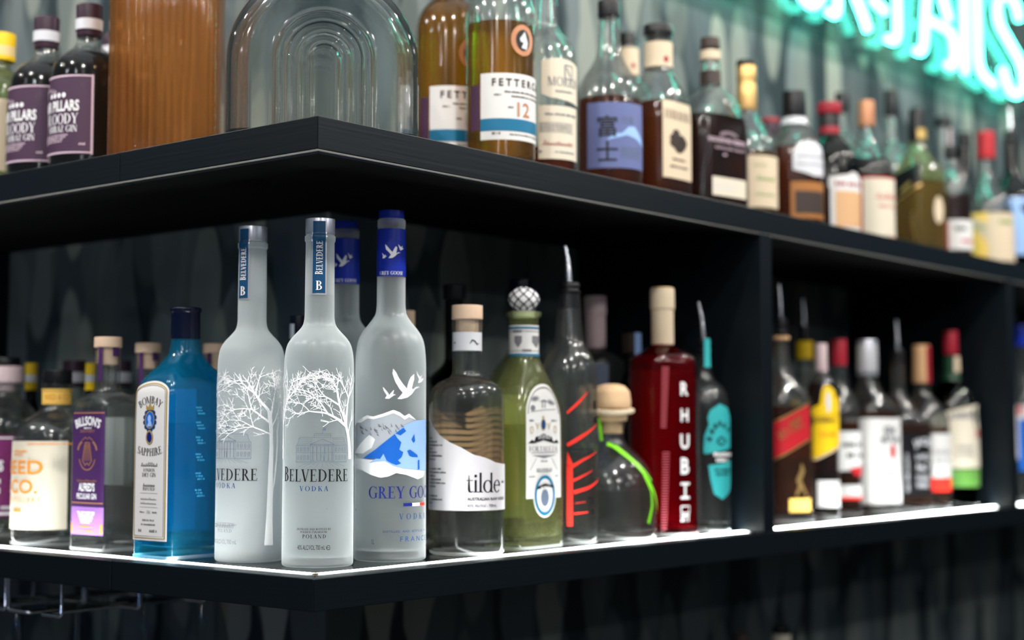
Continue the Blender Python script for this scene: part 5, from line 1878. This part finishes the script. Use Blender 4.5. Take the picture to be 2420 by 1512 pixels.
def fetter(label, px, d, near, level):
    z0 = ZU + 0.0008
    x, y = place('R', px, d, z0)
    _, row0, zc, dh = project(x, y, z0)
    if FREF[0] is None:
        FREF[:] = [zc, row0]
    k2 = FREF[0] / zc
    R_ = lambda r: row0 + (r - FREF[1]) * k2
    prof = [(row0, 81 * k2, 8), (row0 - 12, 83 * k2, 3), (R_(60), 83 * k2), (R_(20), 81 * k2, 20), (R_(-12), 68 * k2, 18), (R_(-34), 44 * k2, 12), (R_(-46), 28 * k2, 8), (R_(-70), 24 * k2, 6), (R_(-150), 23 * k2)]
    b = Bottle('whisky_bottle', label, 'bottle', 'R', px, d, prof, shelf='U', glass=M['glass'], liquid=M['whisky'], level=level, wall=0.003, base=0.014, seg=64)
    b.lathe('stopper', [(R_(-150), 26 * k2), (R_(-190), 26 * k2)], M['black_cap'], rad=2)
    rx = lambda x: b.U(b.px + (x - 1182) * k2, R_(250))
    u0 = rx(1137)
    lab = b.draw('label', rect(u0, u0 + 190 * k2, R_(175), R_(332)), M['paper'])
    b.draw('label_band', rect(u0, u0 + 190 * k2, R_(282), R_(311)), M['teal'], lab, 0.0009)
    t = put(sans('F E T T E R C A I R N', .03), rx(1163), R_(205), 17 * k2, .90, 'l')
    t += fine(rx(1192), u0 + 180 * k2, R_(221), 4.5 * k2, 1) + fine(rx(1208), u0 + 170 * k2, R_(231), 4 * k2, 2) + fine(rx(1168), rx(1184), R_(228), 4 * k2, 3) + fine(rx(1200), rx(1215), R_(257), 4 * k2, 4)
    t += fine(rx(1163), rx(1182), R_(320), 6 * k2, 5) + fine(rx(1204), u0 + 180 * k2, R_(321), 4 * k2, 6)
    b.draw('lettering', t, M['brown'], lab, 0.0010)
    b.draw('lettering', put(sans('12', .02), rx(1221), R_(275), 33 * k2, .95, 'l'), M['copper_print'], lab, 0.0010)
    b.draw('side_label', rect(rx(1115), rx(1134), R_(200), R_(308)), M['plum'])
    # raised copper medallion with a horse head
    uc = rx(1233)
    md = b.draw('medallion', tri(ell(uc, R_(95), 31 * k2, 37 * k2)[:-1]), M['copper_print'], None, 0.0022, 8)
    b.draw('medallion_field', tri(ell(uc, R_(95), 19 * k2, 25 * k2)[:-1]), M['black'], md, 0.0026, 8)
    b.draw('emblem_print', tri([(uc - 10 * k2, R_(92)), (uc - 2 * k2, R_(82)), (uc + 3 * k2, R_(74)), (uc + 6 * k2, R_(82)), (uc + 12 * k2, R_(100)), (uc + 9 * k2, R_(116)), (uc - 6 * k2, R_(114)), (uc, R_(101)), (uc - 8 * k2, R_(99))]), M['pale_grey'], md, 0.0029)
    return b


FREF = [None, None]
fetter('pale whisky bottle with white label, number 12 and copper horse medallion, fully visible one', 1182, 0.080, True, 66)
fetter('pale whisky bottle with white and teal label half hidden behind its twin', 1060, 0.165, False, -2)

b = Bottle('whisky_bottle', 'clear bottle with two cream labels and red signature, right of the pale whisky', 'bottle', 'R', 1293, 0.082,
           [(398, 68, 8), (386, 70, 3), (150, 70), (120, 66, 16), (100, 56, 14), (84, 40, 10), (68, 27, 10), (40, 26), (-60, 24)], shelf='U', glass=GL, liquid=M['bourbon'], level=358, base=0.012, seg=56)
b.lathe('stopper', [(-58, 27), (-100, 27)], M['black_cap'], rad=2)
u = b.U
c = b.px
lab = b.draw('label', tri([(u(1280, 190), 223), (u(1300, 190), 232), (u(1362, 190), 244), (u(1362, 190), 150), (u(1345, 190), 141), (u(1320, 190), 138), (u(1280, 190), 144)]), M['ivory'], None, 0.0006, 12)
t = put(serif('MORRIS', .03), u(1294, 200), 204, 21, .95, 'l') + fine(u(1312, 215), u(1352, 215), 219, 5, 2)
b.draw('lettering', t, M['grey'], lab, 0.0009)
b.draw('crest_print', strip([(u(1334, 170), 154), (u(1350, 170), 154), (u(1350, 170), 186), (u(1334, 170), 186), (u(1334, 170), 154)], 4) + strip([(u(1338, 170), 160), (u(1346, 170), 180)], 4), M['grey'], lab, 0.0009)
lab = b.draw('lower_label', rect(-20, u(1361, 310), 251, 377), M['ivory'])
t = fine(u(1288, 270), u(1358, 270), 274, 6, 1) + rect(u(1274, 310), u(1352, 310), 291, 292) + rect(u(1274, 310), u(1352, 310), 313, 314)
for i in range(4):
    t += fine(u(1276, 300), u(1350, 300), 297 + i * 4.5, 3, i)
t += fine(u(1270, 360), u(1284, 360), 362, 6, 4) + fine(u(1312, 360), u(1354, 360), 362, 4, 5)
b.draw('lettering', t, M['grey'], lab, 0.0009)
b.draw('signature', scrawl(u(1283, 335), u(1350, 335), 344, 14, 6), M['red_dark'], lab, 0.0009)

b = Bottle('whisky_bottle', 'dark amber whisky bottle with slate-blue label and black brush characters', 'bottle', 'R', 1441, 0.086,
           [(425, 76, 8), (412, 78, 3), (260, 78), (222, 75, 18), (190, 66, 18), (162, 46, 14), (140, 33, 10), (115, 29, 8), (60, 25, 6), (40, 24)], shelf='U', glass=GL, liquid=M['bourbon'], level=239, base=0.013, seg=64)
b.lathe('cap', [(42, 27), (6, 26.5), (3, 25)], M['black_cap'], rad=2)
u = b.U
lab = b.draw('label', rect(u(1389, 320), u(1516, 320), 243, 398), M['fuji'])
uk = u(1436, 320)
t = put(sans('富', .012), uk, 320, 37, 1.0) + put(sans('士', .012), uk, 380, 37, 1.0)
b.draw('lettering', t, M['black'], lab, 0.0010)
b.draw('lettering', put(serif('FUJI', .06), u(1468, 290), 291, 16, .9, 'l'), M['grey_blue'], lab, 0.0010)
b.draw('mountain_print', tri([(u(1434, 330), 333), (u(1450, 330), 318), (u(1470, 330), 316), (u(1484, 330), 300), (u(1498, 330), 298), (u(1512, 330), 322), (u(1516, 330), 344), (u(1500, 330), 326), (u(1480, 330), 320), (u(1462, 330), 326)]), M['ice'], lab, 0.0009)
t = []
for i in range(5):
    t += fine(u(1466, 350), u(1510, 350), 350 + i * 6, 3.5, i)
b.draw('lettering', t, M['grey_blue'], lab, 0.0009)

b = band_bottle('bourbon_bottle', 'bottle with cream neck label and red dot glimpsed behind the slate-blue label bottle', 'R', 1487, 0.205, 'U', (440, 235, 185, 100), (62, 24), GL, M['bourbon'], 260, None)
b.lathe('stopper', [(110, 20), (101, 20), (100, 22), (80, 21)], M['black_cap'], rad=1)
nb = b.sleeve('neck_label', 176, 112, M['cream'], off=0.0008)
b.draw('neck_emblem', tri(ell(12, 148, 5, 7)[:-1]), M['red_dark'], nb, 0.0012, None, r=25)

b = Bottle('bourbon_bottle', 'square-shouldered bourbon with cream neck, black stopper and rose emblem label', 'bottle', 'R', 1558, 0.086,
           [(452, 74, 7), (440, 76, 3), (285, 76), (245, 73, 18), (215, 60, 16), (188, 43, 12), (172, 36, 8), (158, 33, 5), (92, 33, 2), (88, 35, 2), (84, 35, 1)], shelf='U', sec=sq_(270, .8, 270, 180, 4), glass=GL, liquid=M['bourbon'], level=250, base=0.012, seg=80)
b.lathe('stopper', [(95, 26), (84, 26), (83, 36), (62, 35)], M['black_cap'], rad=2)
nb = b.sleeve('neck_label', 156, 97, M['cream'], off=0.0006)
b.draw('neck_emblem', tri(ell(20, 131, 6, 8)[:-1]), M['red_dark'], nb, 0.0010, None, r=33)
u = b.U
lab = b.draw('label', rect(u(1566, 330), u(1634, 330), 238, 420), M['cream'], None, 0.0006, 10)
ul = (u(1566, 330) + u(1634, 330)) / 2
b.draw('lettering', fit(serif('FOUR ROSES', .02), u(1572, 330), u(1629, 330), 281, 22) + fine(ul - 26, ul + 26, 377, 5, 2) + fine(ul - 34, ul + 34, 395, 6, 3), M['brown'], lab, 0.0010)
t = []
rnd = random.Random(8)
for i in range(16):
    a = rnd.uniform(0, 2 * pi)
    q = rnd.uniform(0, 1) ** .6
    t += tri(ell(ul + 27 * q * cos(a), 325 + 24 * q * sin(a), 15, 10, 0, 360, 9)[:-1])
b.draw('rose_emblem', t, M['brown'], lab, 0.0009)

b = Bottle('bourbon_bottle', 'broad dark bourbon flask with clear shoulders and small cream lower label', 'bottle', 'R', 1682, 0.075,
           [(487, 92, 8), (476, 94, 3), (330, 94), (285, 90, 20), (255, 76, 18), (232, 52, 14), (218, 34, 10), (205, 25, 6), (150, 23), (118, 23)], shelf='U', sec=sq_(262, .62, 300, 215, 4), glass=GL, liquid=M['dark_rum'], level=281, base=0.010, seg=80)
b.lathe('stopper', [(130, 17), (118, 17), (117, 24), (91, 23)], M['brown'], rad=2)
b.sleeve('neck_label', 138, 117, M['cream'], off=0.0007)
b.sleeve('neck_seal', 196, 165, M['brown'], off=0.0006)
u = b.U
uc = u(1712, 370)
t = fit(sans('WOODFORD RESERVE', .02), u(1674, 340), u(1768, 340), 333, 10) + fit(sans('DISTILLERS SELECT'), u(1690, 340), u(1762, 340), 349, 6) + arch(sans('KENTUCKY'), u(1722, 310), 312, 8, 60, 1.0) + fine(uc - 6, uc + 8, 364, 5, 3)
b.draw('lettering', t, M['mauve'])
lab = b.draw('lower_label', rect(u(1684, 440), u(1765, 440), 416, 460), M['ivory'])
b.draw('lettering', fine(uc - 40, uc + 48, 432, 4, 3) + fine(uc - 40, uc + 48, 445, 4, 5), M['pale_grey'], lab, 0.0009)

b = Bottle('whisky_bottle', 'whisky bottle with long gold foil neck and torn cream label', 'bottle', 'R', 1768, 0.105,
           [(505, 68, 8), (495, 70, 3), (370, 70), (335, 66, 18), (310, 52, 16), (290, 34, 12), (270, 24, 8), (255, 22), (160, 21)], shelf='U', glass=GL, liquid=M['whisky'], level=365, base=0.010, seg=48)
b.lathe('capsule', [(262, 24.5), (205, 24), (204, 22.5), (190, 22.5), (189, 24), (158, 23.5)], M['gold'], rad=1)
b.lathe('cap', [(157, 24), (144, 23.5)], M['black_cap'], rad=1.5)
u = b.U
lab = b.draw('label', rect(-30, u(1836, 430), 368, 490), M['cream'])
b.draw('lettering', scrawl(u(1786, 420), u(1828, 420), 426, 18, 9) + scrawl(u(1780, 390), u(1810, 390), 393, 9, 3) + scrawl(u(1784, 460), u(1830, 460), 462, 9, 4), M['green'], lab, 0.0009)
b = band_bottle('whisky_bottle', 'bottle with red-topped dark cap behind the gold-necked bottle', 'R', 1822, 0.215, 'U', (520, 395, 350, 320), (52, 20), GL, M['bourbon'], 400, (322, 292, 22, 'plum_cap'))
b.lathe('cap_top', [(291.5, 24), (281, 23)], M['red_dark'], rad=1.5)

b = Bottle('whisky_bottle', 'amber whisky bottle with black cap and rounded pale shield label', 'bottle', 'R', 1880, 0.082,
           [(527, 64, 7), (517, 66, 3), (390, 66), (350, 63, 16), (322, 50, 14), (300, 34, 10), (285, 28, 6), (272, 26)], shelf='U', glass=GL, liquid=M['bourbon'], level=352, base=0.010, seg=48)
b.lathe('cap', [(274, 28.5), (218, 28)], M['black_cap'], rad=1.5)
b.sleeve('neck_label', 292, 276, M['pale_grey'], off=0.0008)
u = b.U
ua, ub = u(1874, 380), u(1946, 380)
lab = b.draw('label', tri([(ua, 402), ((ua + ub) / 2, 416), (ub, 412), (ub, 362)] + ell((ua + ub) / 2, 362, (ub - ua) / 2, -26, 0, 180, 12)[1:]), M['pale_grey'], None, 0.0006, 12)
b.draw('lettering', scrawl(ua + 10, ub - 10, 372, 14, 3) + scrawl(ua + 8, ub - 12, 390, 10, 5), M['grey'], lab, 0.0009)
lo = b.draw('lower_label', rect(ua - 6, ub - 8, 430, 516), M['amber'])
b.draw('lower_field', rect(ua + 4, ub - 18, 452, 505), M['brown'], lo, 0.0009)

b = Bottle('amaro_bottle', 'black bottle with red-and-black striped wax neck and white crowned label', 'bottle', 'R', 1964, 0.085,
           [(553, 68, 7), (543, 70, 3), (420, 70), (375, 67, 18), (345, 48, 16), (328, 28, 10), (312, 22, 6), (270, 22)], shelf='U', glass=M['glass_olive'], liquid=M['sloe'], level=375, base=0.010, seg=48)
b.lathe('capsule', [(330, 24), (272, 23)], M['black_cap'], rad=1)
b.lathe('capsule_band', [(322, 24.5), (302, 24.2)], M['red_dark'], rad=1)
b.lathe('cap', [(271, 28), (250, 29), (244, 27)], M['red_dark'], rad=2)
u = b.U
ua, ub = u(1962, 470), u(2032, 470)
lab = b.draw('label', tri([(ua, 540), (ub, 547), (ub, 425), (u(2022, 410), 408), (u(2012, 410), 406), (u(2002, 410), 413), (u(1958, 410), 418), (u(1958, 440), 442), (ua, 446)]), M['paper'])
b.draw('label_field', rect(ua + 12, ub - 6, 452, 536), M['tan'], lab, 0.0009)
b.draw('lettering', fine(ua + 12, ub, 440, 11, 6), M['red_dark'], lab, 0.0009)

b = band_bottle('spirit_bottle', 'bottle with small dark cap behind the striped wax-neck bottle', 'R', 1996, 0.215, 'U', (560, 360, 305, 262), (52, 15), GL, M['bourbon'], 400, (266, 220, 17, 'black_cap'))
b = Bottle('liqueur_bottle', 'dark bottle with coppery capsule and large cream label with red border', 'bottle', 'R', 2052, 0.085,
           [(575, 62, 7), (565, 64, 3), (430, 64), (395, 61, 16), (370, 46, 14), (345, 28, 10), (325, 22, 6), (300, 19)], shelf='U', glass=GL, liquid=M['sloe'], level=380, base=0.010, seg=48)
b.lathe('capsule', [(300, 21), (240, 20)], M['copper_print'], rad=1.5)
u = b.U
ua, ub = u(2036, 490), u(2113, 490)
lab = b.draw('label', rect(ua, ub, 418, 566), M['red'])
b.draw('label_field', rect(ua + 4, ub - 4, 422, 558), M['ivory'], lab, 0.0008)
b.draw('lettering', scrawl(ua + 34, ub - 6, 470, 20, 4) + fine(ua + 40, ub - 6, 490, 6, 3), M['red'], lab, 0.0010)
b = band_bottle('spirit_bottle', 'clear bottle with tapered dark stopper behind the green-capped square bottle', 'R', 2113, 0.205, 'U', (575, 395, 330, 270), (56, 16), GL, M['water'], 470, (275, 214, 17, 'black_cap'))

b = Bottle('whisky_bottle', 'square olive bottle with dark green cap and slanted black label', 'bottle', 'R', 2172, 0.088,
           [(600, 50, 5), (592, 52, 3), (445, 52), (405, 50, 14), (380, 38, 12), (360, 26, 8), (340, 20, 6), (318, 19)], shelf='U', sec=sq_(250, 1, 420, 370, 6), glass=M['glass_green'], liquid=M['whisky'], level=430, base=0.010, seg=72)
b.lathe('cap', [(336, 20.5), (305, 20.5), (262, 18), (256, 16)], M['black_cap'], rad=2)
b.sleeve('neck_label', 328, 304, M['gold_print'], off=0.0022, px0=2168, px1=2190)
u = b.U
ua, ub = u(2112, 440), u(2177, 440)
lab = b.draw('label', tri([(ua, 478), (ub, 440), (ub, 385), (ua, 408)]), M['black'], None, 0.0006, 12)
b.draw('label_border', strip([(ua, 476), (ub, 438)], 6), M['gold'], lab, 0.0009)
b.draw('lettering', strip([((ua + ub) / 2 - 16, 450), ((ua + ub) / 2 + 16, 432)], 9), M['gold_print'], lab, 0.0009)
b.draw('figure_emblem', strip([(u(2160, 510), 500), (u(2158, 510), 525), (u(2165, 560), 570)], [5, 10, 4]), M['gold'])
b.draw('side_label', tri(ell(u(2216, 490), 495, 15, 32)[:-1]), M['cream'])
b = band_bottle('spirit_bottle', 'thin-necked bottle with dark cap and pink strip behind the olive square bottle', 'R', 2236, 0.20, 'U', (600, 470, 420, 300), (40, 17), GL, M['water'], 500, (300, 278, 19, 'black_cap'))
b.sleeve('seal_strip', 385, 302, M['pink'], off=0.0012, px0=2242, px1=2252)
b = Bottle('liqueur_bottle', 'dark bottle with teal-lit shoulders and small white label with red edge', 'bottle', 'R', 2252, 0.082,
           [(618, 44, 6), (609, 46, 3), (465, 46), (430, 43, 14), (405, 30, 12), (388, 17, 8), (370, 15)], shelf='U', glass=GL, liquid=M['dark_rum'], level=460, base=0.010, seg=48)
b.lathe('cap', [(375, 16), (345, 15.5)], M['black_cap'], rad=1.5)
u = b.U
lab = b.draw('label', rect(u(2234, 555), u(2296, 555), 520, 590), M['paper'])
b.draw('label_border', rect(u(2234, 555), u(2243, 555), 522, 590), M['red'], lab, 0.0009)
b.draw('lettering', fine(u(2256, 545), u(2284, 545), 545, 12, 8), M['black'], lab, 0.0009)
b.draw('lettering', fine(u(2272, 545), u(2295, 545), 574, 11, 9), M['red'], lab, 0.0009)
b = band_bottle('wine_bottle', 'dark green bottle neck behind the red-capped cream label bottle', 'R', 2285, 0.20, 'U', (620, 480, 430, 330), (44, 16), M['glass_bottle_green'], None, None, (345, 314, 17, 'black_cap'))
b = Bottle('whisky_bottle', 'clear bottle with red cap and tall two-tone cream label near right edge', 'bottle', 'R', 2336, 0.092,
           [(640, 58, 6), (630, 60, 3), (520, 60), (480, 57, 16), (450, 40, 14), (425, 22, 10), (405, 17, 6), (372, 17)], shelf='U', glass=GL, liquid=M['whisky'], level=520, base=0.010, seg=48)
b.lathe('cap', [(376, 20.5), (345, 19.5), (318, 20), (312, 18)], M['red'], rad=2)
u = b.U
lab = b.draw('label', rect(u(2284, 560), u(2394, 560), 503, 617), M['cream'])
b.draw('label_panel', rect(u(2284, 560), u(2334, 560), 503, 617), M['green'] if False else M['yellow_band'], lab, 0.0008)
b.draw('lettering', scrawl(u(2296, 535), u(2330, 535), 540, 18, 2) + fine(u(2360, 530), u(2388, 530), 528, 9, 2), M['green'], lab, 0.0010)
b = Bottle('liqueur_bottle', 'dark bottle with pourer and pale blue label at the right edge, upper shelf', 'bottle', 'R', 2396, 0.085,
           [(650, 60, 6), (640, 62, 3), (500, 62), (462, 58, 16), (440, 40, 14), (420, 22, 10), (400, 17, 6), (330, 16)], shelf='U', glass=M['glass_bottle_green'], base=0.010, seg=48)
pourer(b, 256, 306, 332, 345, 17, -2)
u = b.U
b.draw('label', rect(u(2376, 530), 100, 468, 603), M['ice'])

# ------------------------------------------------------------------ two bottles on the counter below, only their tops in the picture
for px, r0, cap, lbl in ((1755, 1497, 'brown', 'dark-capped bottle top just showing at the bottom picture edge, left of the pair'), (1850, 1478, 'black_cap', 'bottle top with white neck band at bottom picture edge, right of the pair')):
    b = band_bottle('spirit_bottle', lbl, 'R', px, 0.19, ZC + 0.0006, (1815, 1625, 1570, 1515), (58, 20), GL, M['bourbon'], 1640, (r0 + 22, r0, 20, cap))
    if cap == 'black_cap':
        b.sleeve('neck_band', 1530, 1500, M['ivory'], off=0.0014)

# ------------------------------------------------------------------ turquoise neon sign on the right wall
NY = 0.245
sign = thing('neon_sign', 'glowing turquoise neon sign of wavy capital letters on the right wall', 'sign', (1.6, WALL, 2.14))


def neon(pts, rad=0.03, closed=False):
    P = bend([(x - 1.6, NY - WALL, z - 2.14) for x, z in pts], rad, 6)
    v, f = tube_mesh(P, 0.0075, 12)
    return mesh('letter_tube', v, f, M['neon'], sign)


ZB, ZT = 2.041, 2.247


def neon_o(c, a0, a1, rx=0.066):
    neon([(c + rx * cos(radians(a0 + (a1 - a0) * i / 28)), 2.144 + 0.103 * sin(radians(a0 + (a1 - a0) * i / 28))) for i in range(29)], 0)


neon_o(0.985, 50, 310)
neon_o(1.165, 0, 360)
neon_o(1.354, 50, 315)
neon([(1.455, ZT), (1.452, ZB), (1.418, ZB + 0.003)], 0.025)
neon([(1.555, ZT), (1.468, 2.135), (1.525, 2.088), (1.566, ZB)], 0.03)
neon([(1.62, ZT), (1.757, ZT)])
neon([(1.688, ZT - 0.012), (1.686, ZB), (1.643, ZB)], 0.03)
neon([(1.586, 2.100), (1.634, 2.090)])
neon([(1.764, ZB + 0.001), (1.796, ZB + 0.002), (1.812, 2.150), (1.850, ZT), (1.884, 2.172), (1.916, 2.132)], 0.03)
neon([(1.804, 2.112), (1.880, 2.112), (1.938, 2.108), (1.940, ZB), (1.902, ZB)], 0.035)
neon([(1.992, ZT), (1.990, ZB - 0.002)])
neon([(2.052, ZT), (2.054, 2.052), (2.136, ZB)], 0.04)
neon([(2.280, 2.207), (2.262, 2.240), (2.214, 2.250), (2.160, 2.225), (2.157, 2.180), (2.221, 2.146), (2.292, 2.110), (2.300, 2.062), (2.250, 2.034), (2.204, 2.050), (2.180, 2.083)], 0.03)
boxes('backing_panel', [(0.88 - 1.6, 2.37 - 1.6, 0.262 - WALL, 0.266 - WALL, 2.000 - 2.14, 2.290 - 2.14)], M['acrylic'], sign, bevel=0.001)
for x in (0.93, 1.60, 2.33):
    for z in (2.015, 2.275):
        v, f = tube_mesh([(x - 1.6, 0.267 - WALL, z - 2.14), (x - 1.6, -0.0005, z - 2.14)], 0.006, 12)
        mesh('standoff', v, f, M['chrome'], sign)

# ------------------------------------------------------------------ hanging glass rack under the left wing
ZR = ZLB - 0.0385                              # the rails
y20 = place('L', 20, 0.03, ZR)[1]
y145 = place('L', 145, 0.03, ZR)[1]
ys0, ys1 = place('L', 68, 0.03, ZR)[1], place('L', 98, 0.03, ZR)[1]
yc = (ys0 + ys1) / 2
pitch = (y20 - y145) + 0.006
rack = thing('glass_rack', 'chrome wire rack for stemmed glasses under the lower shelf at left', 'rack', (0.03, yc, ZLB))
WR = 0.0022
for ch in range(2):
    o = ch * pitch
    for ya, yb in ((y145, ys1), (y20, ys0)):
        P = [(0.19 + 0.03, ya + o - yc, -0.002), (0.0, ya + o - yc, -0.002), (0.0, ya + o - yc, ZR - ZLB), (0.0, yb + o - yc, ZR - ZLB), (0.245, yb + o - yc, ZR - ZLB), (0.245, yb + o - yc, -0.002)]
        v, f = tube_mesh(bend(P, 0.004, 4), WR, 10)
        mesh('wire_rail', v, f, M['chrome'], rack)
    for q in (0.10, 0.19):
        for ya, yb in ((y145, ys1), (y20, ys0)):
            v, f = tube_mesh(bend([(q, ya + o - yc, -0.002), (q, ya + o - yc, ZR - ZLB), (q, yb + o - yc, ZR - ZLB)], 0.004, 4), WR, 8)
            mesh('wire_rail', v, f, M['chrome'], rack)


def stem_x(px, y):
    lo, hi = 0.0, 0.29
    for _ in range(40):
        md = (lo + hi) / 2
        if project(md, y, ZR)[0] < px:
            lo = md
        else:
            hi = md
    return lo


M['glass_thin'] = gmat('stemware_glass', (0.96, 0.98, 0.98), 1.45, 0.0, 0.3)


def stemware(name, label, x, y, group='wine glasses hanging in the rack'):
    """upside-down wine glass: foot on the rails, bowl below"""
    zf = ZR + WR + 0.0004
    t = thing(name, label, 'glass', (x, y, zf), group)
    n = 32

    def lathe_(nm, prof):
        v, f = [], []
        rows = []
        for r, z in prof:
            if r < 1e-6:
                rows.append([len(v)])
                v.append((0, 0, z))
            else:
                rows.append(list(range(len(v), len(v) + n)))
                v.extend((r * cos(2 * pi * j / n), r * sin(2 * pi * j / n), z) for j in range(n))
        for a, b in zip(rows, rows[1:]):
            for j in range(n if len(a) + len(b) > 2 else 0):
                j2 = (j + 1) % n
                if len(a) == 1:
                    f.append((a[0], b[j2], b[j]))
                elif len(b) == 1:
                    f.append((a[j], a[j2], b[0]))
                else:
                    f.append((a[j], a[j2], b[j2], b[j]))
        return mesh(nm, v, f, M['glass_thin'], t)
    # hanging: foot at the top
    lathe_('foot', [(0.0045, -0.004), (0.008, -0.0008), (0.032, 0.0), (0.034, 0.0009), (0.032, 0.0018), (0.010, 0.0032), (0, 0.0035)])
    lathe_('stem', [(0, -0.088), (0.006, -0.086), (0.0038, -0.075), (0.0035, -0.020), (0.0045, -0.0045), (0, -0.0042)])
    lathe_('bowl', [(0.030, -0.185), (0.038, -0.150), (0.034, -0.115), (0.018, -0.094), (0.006, -0.0885), (0, -0.0883), (0, -0.0905), (0.005, -0.091), (0.017, -0.096), (0.0328, -0.116), (0.0366, -0.150), (0.0286, -0.185), (0.030, -0.185)])
    return t


for px, lbl in ((183, 'stemmed glass hanging nearest the front in the rack channel under the seam'), (340, 'stemmed glass hanging midway along the rack channel beneath the left wing'),
                (478, 'stemmed glass hanging deepest in the rack, nearest the wall corner')):
    stemware('wine_glass', lbl, stem_x(px, yc), yc)
for px, lbl in ((42, 'stemmed glass at the left picture edge, front of the outer rack channel'), (250, 'stemmed glass in the outer rack channel seen between two nearer stems')):
    stemware('wine_glass', lbl, stem_x(px, yc + pitch), yc + pitch)
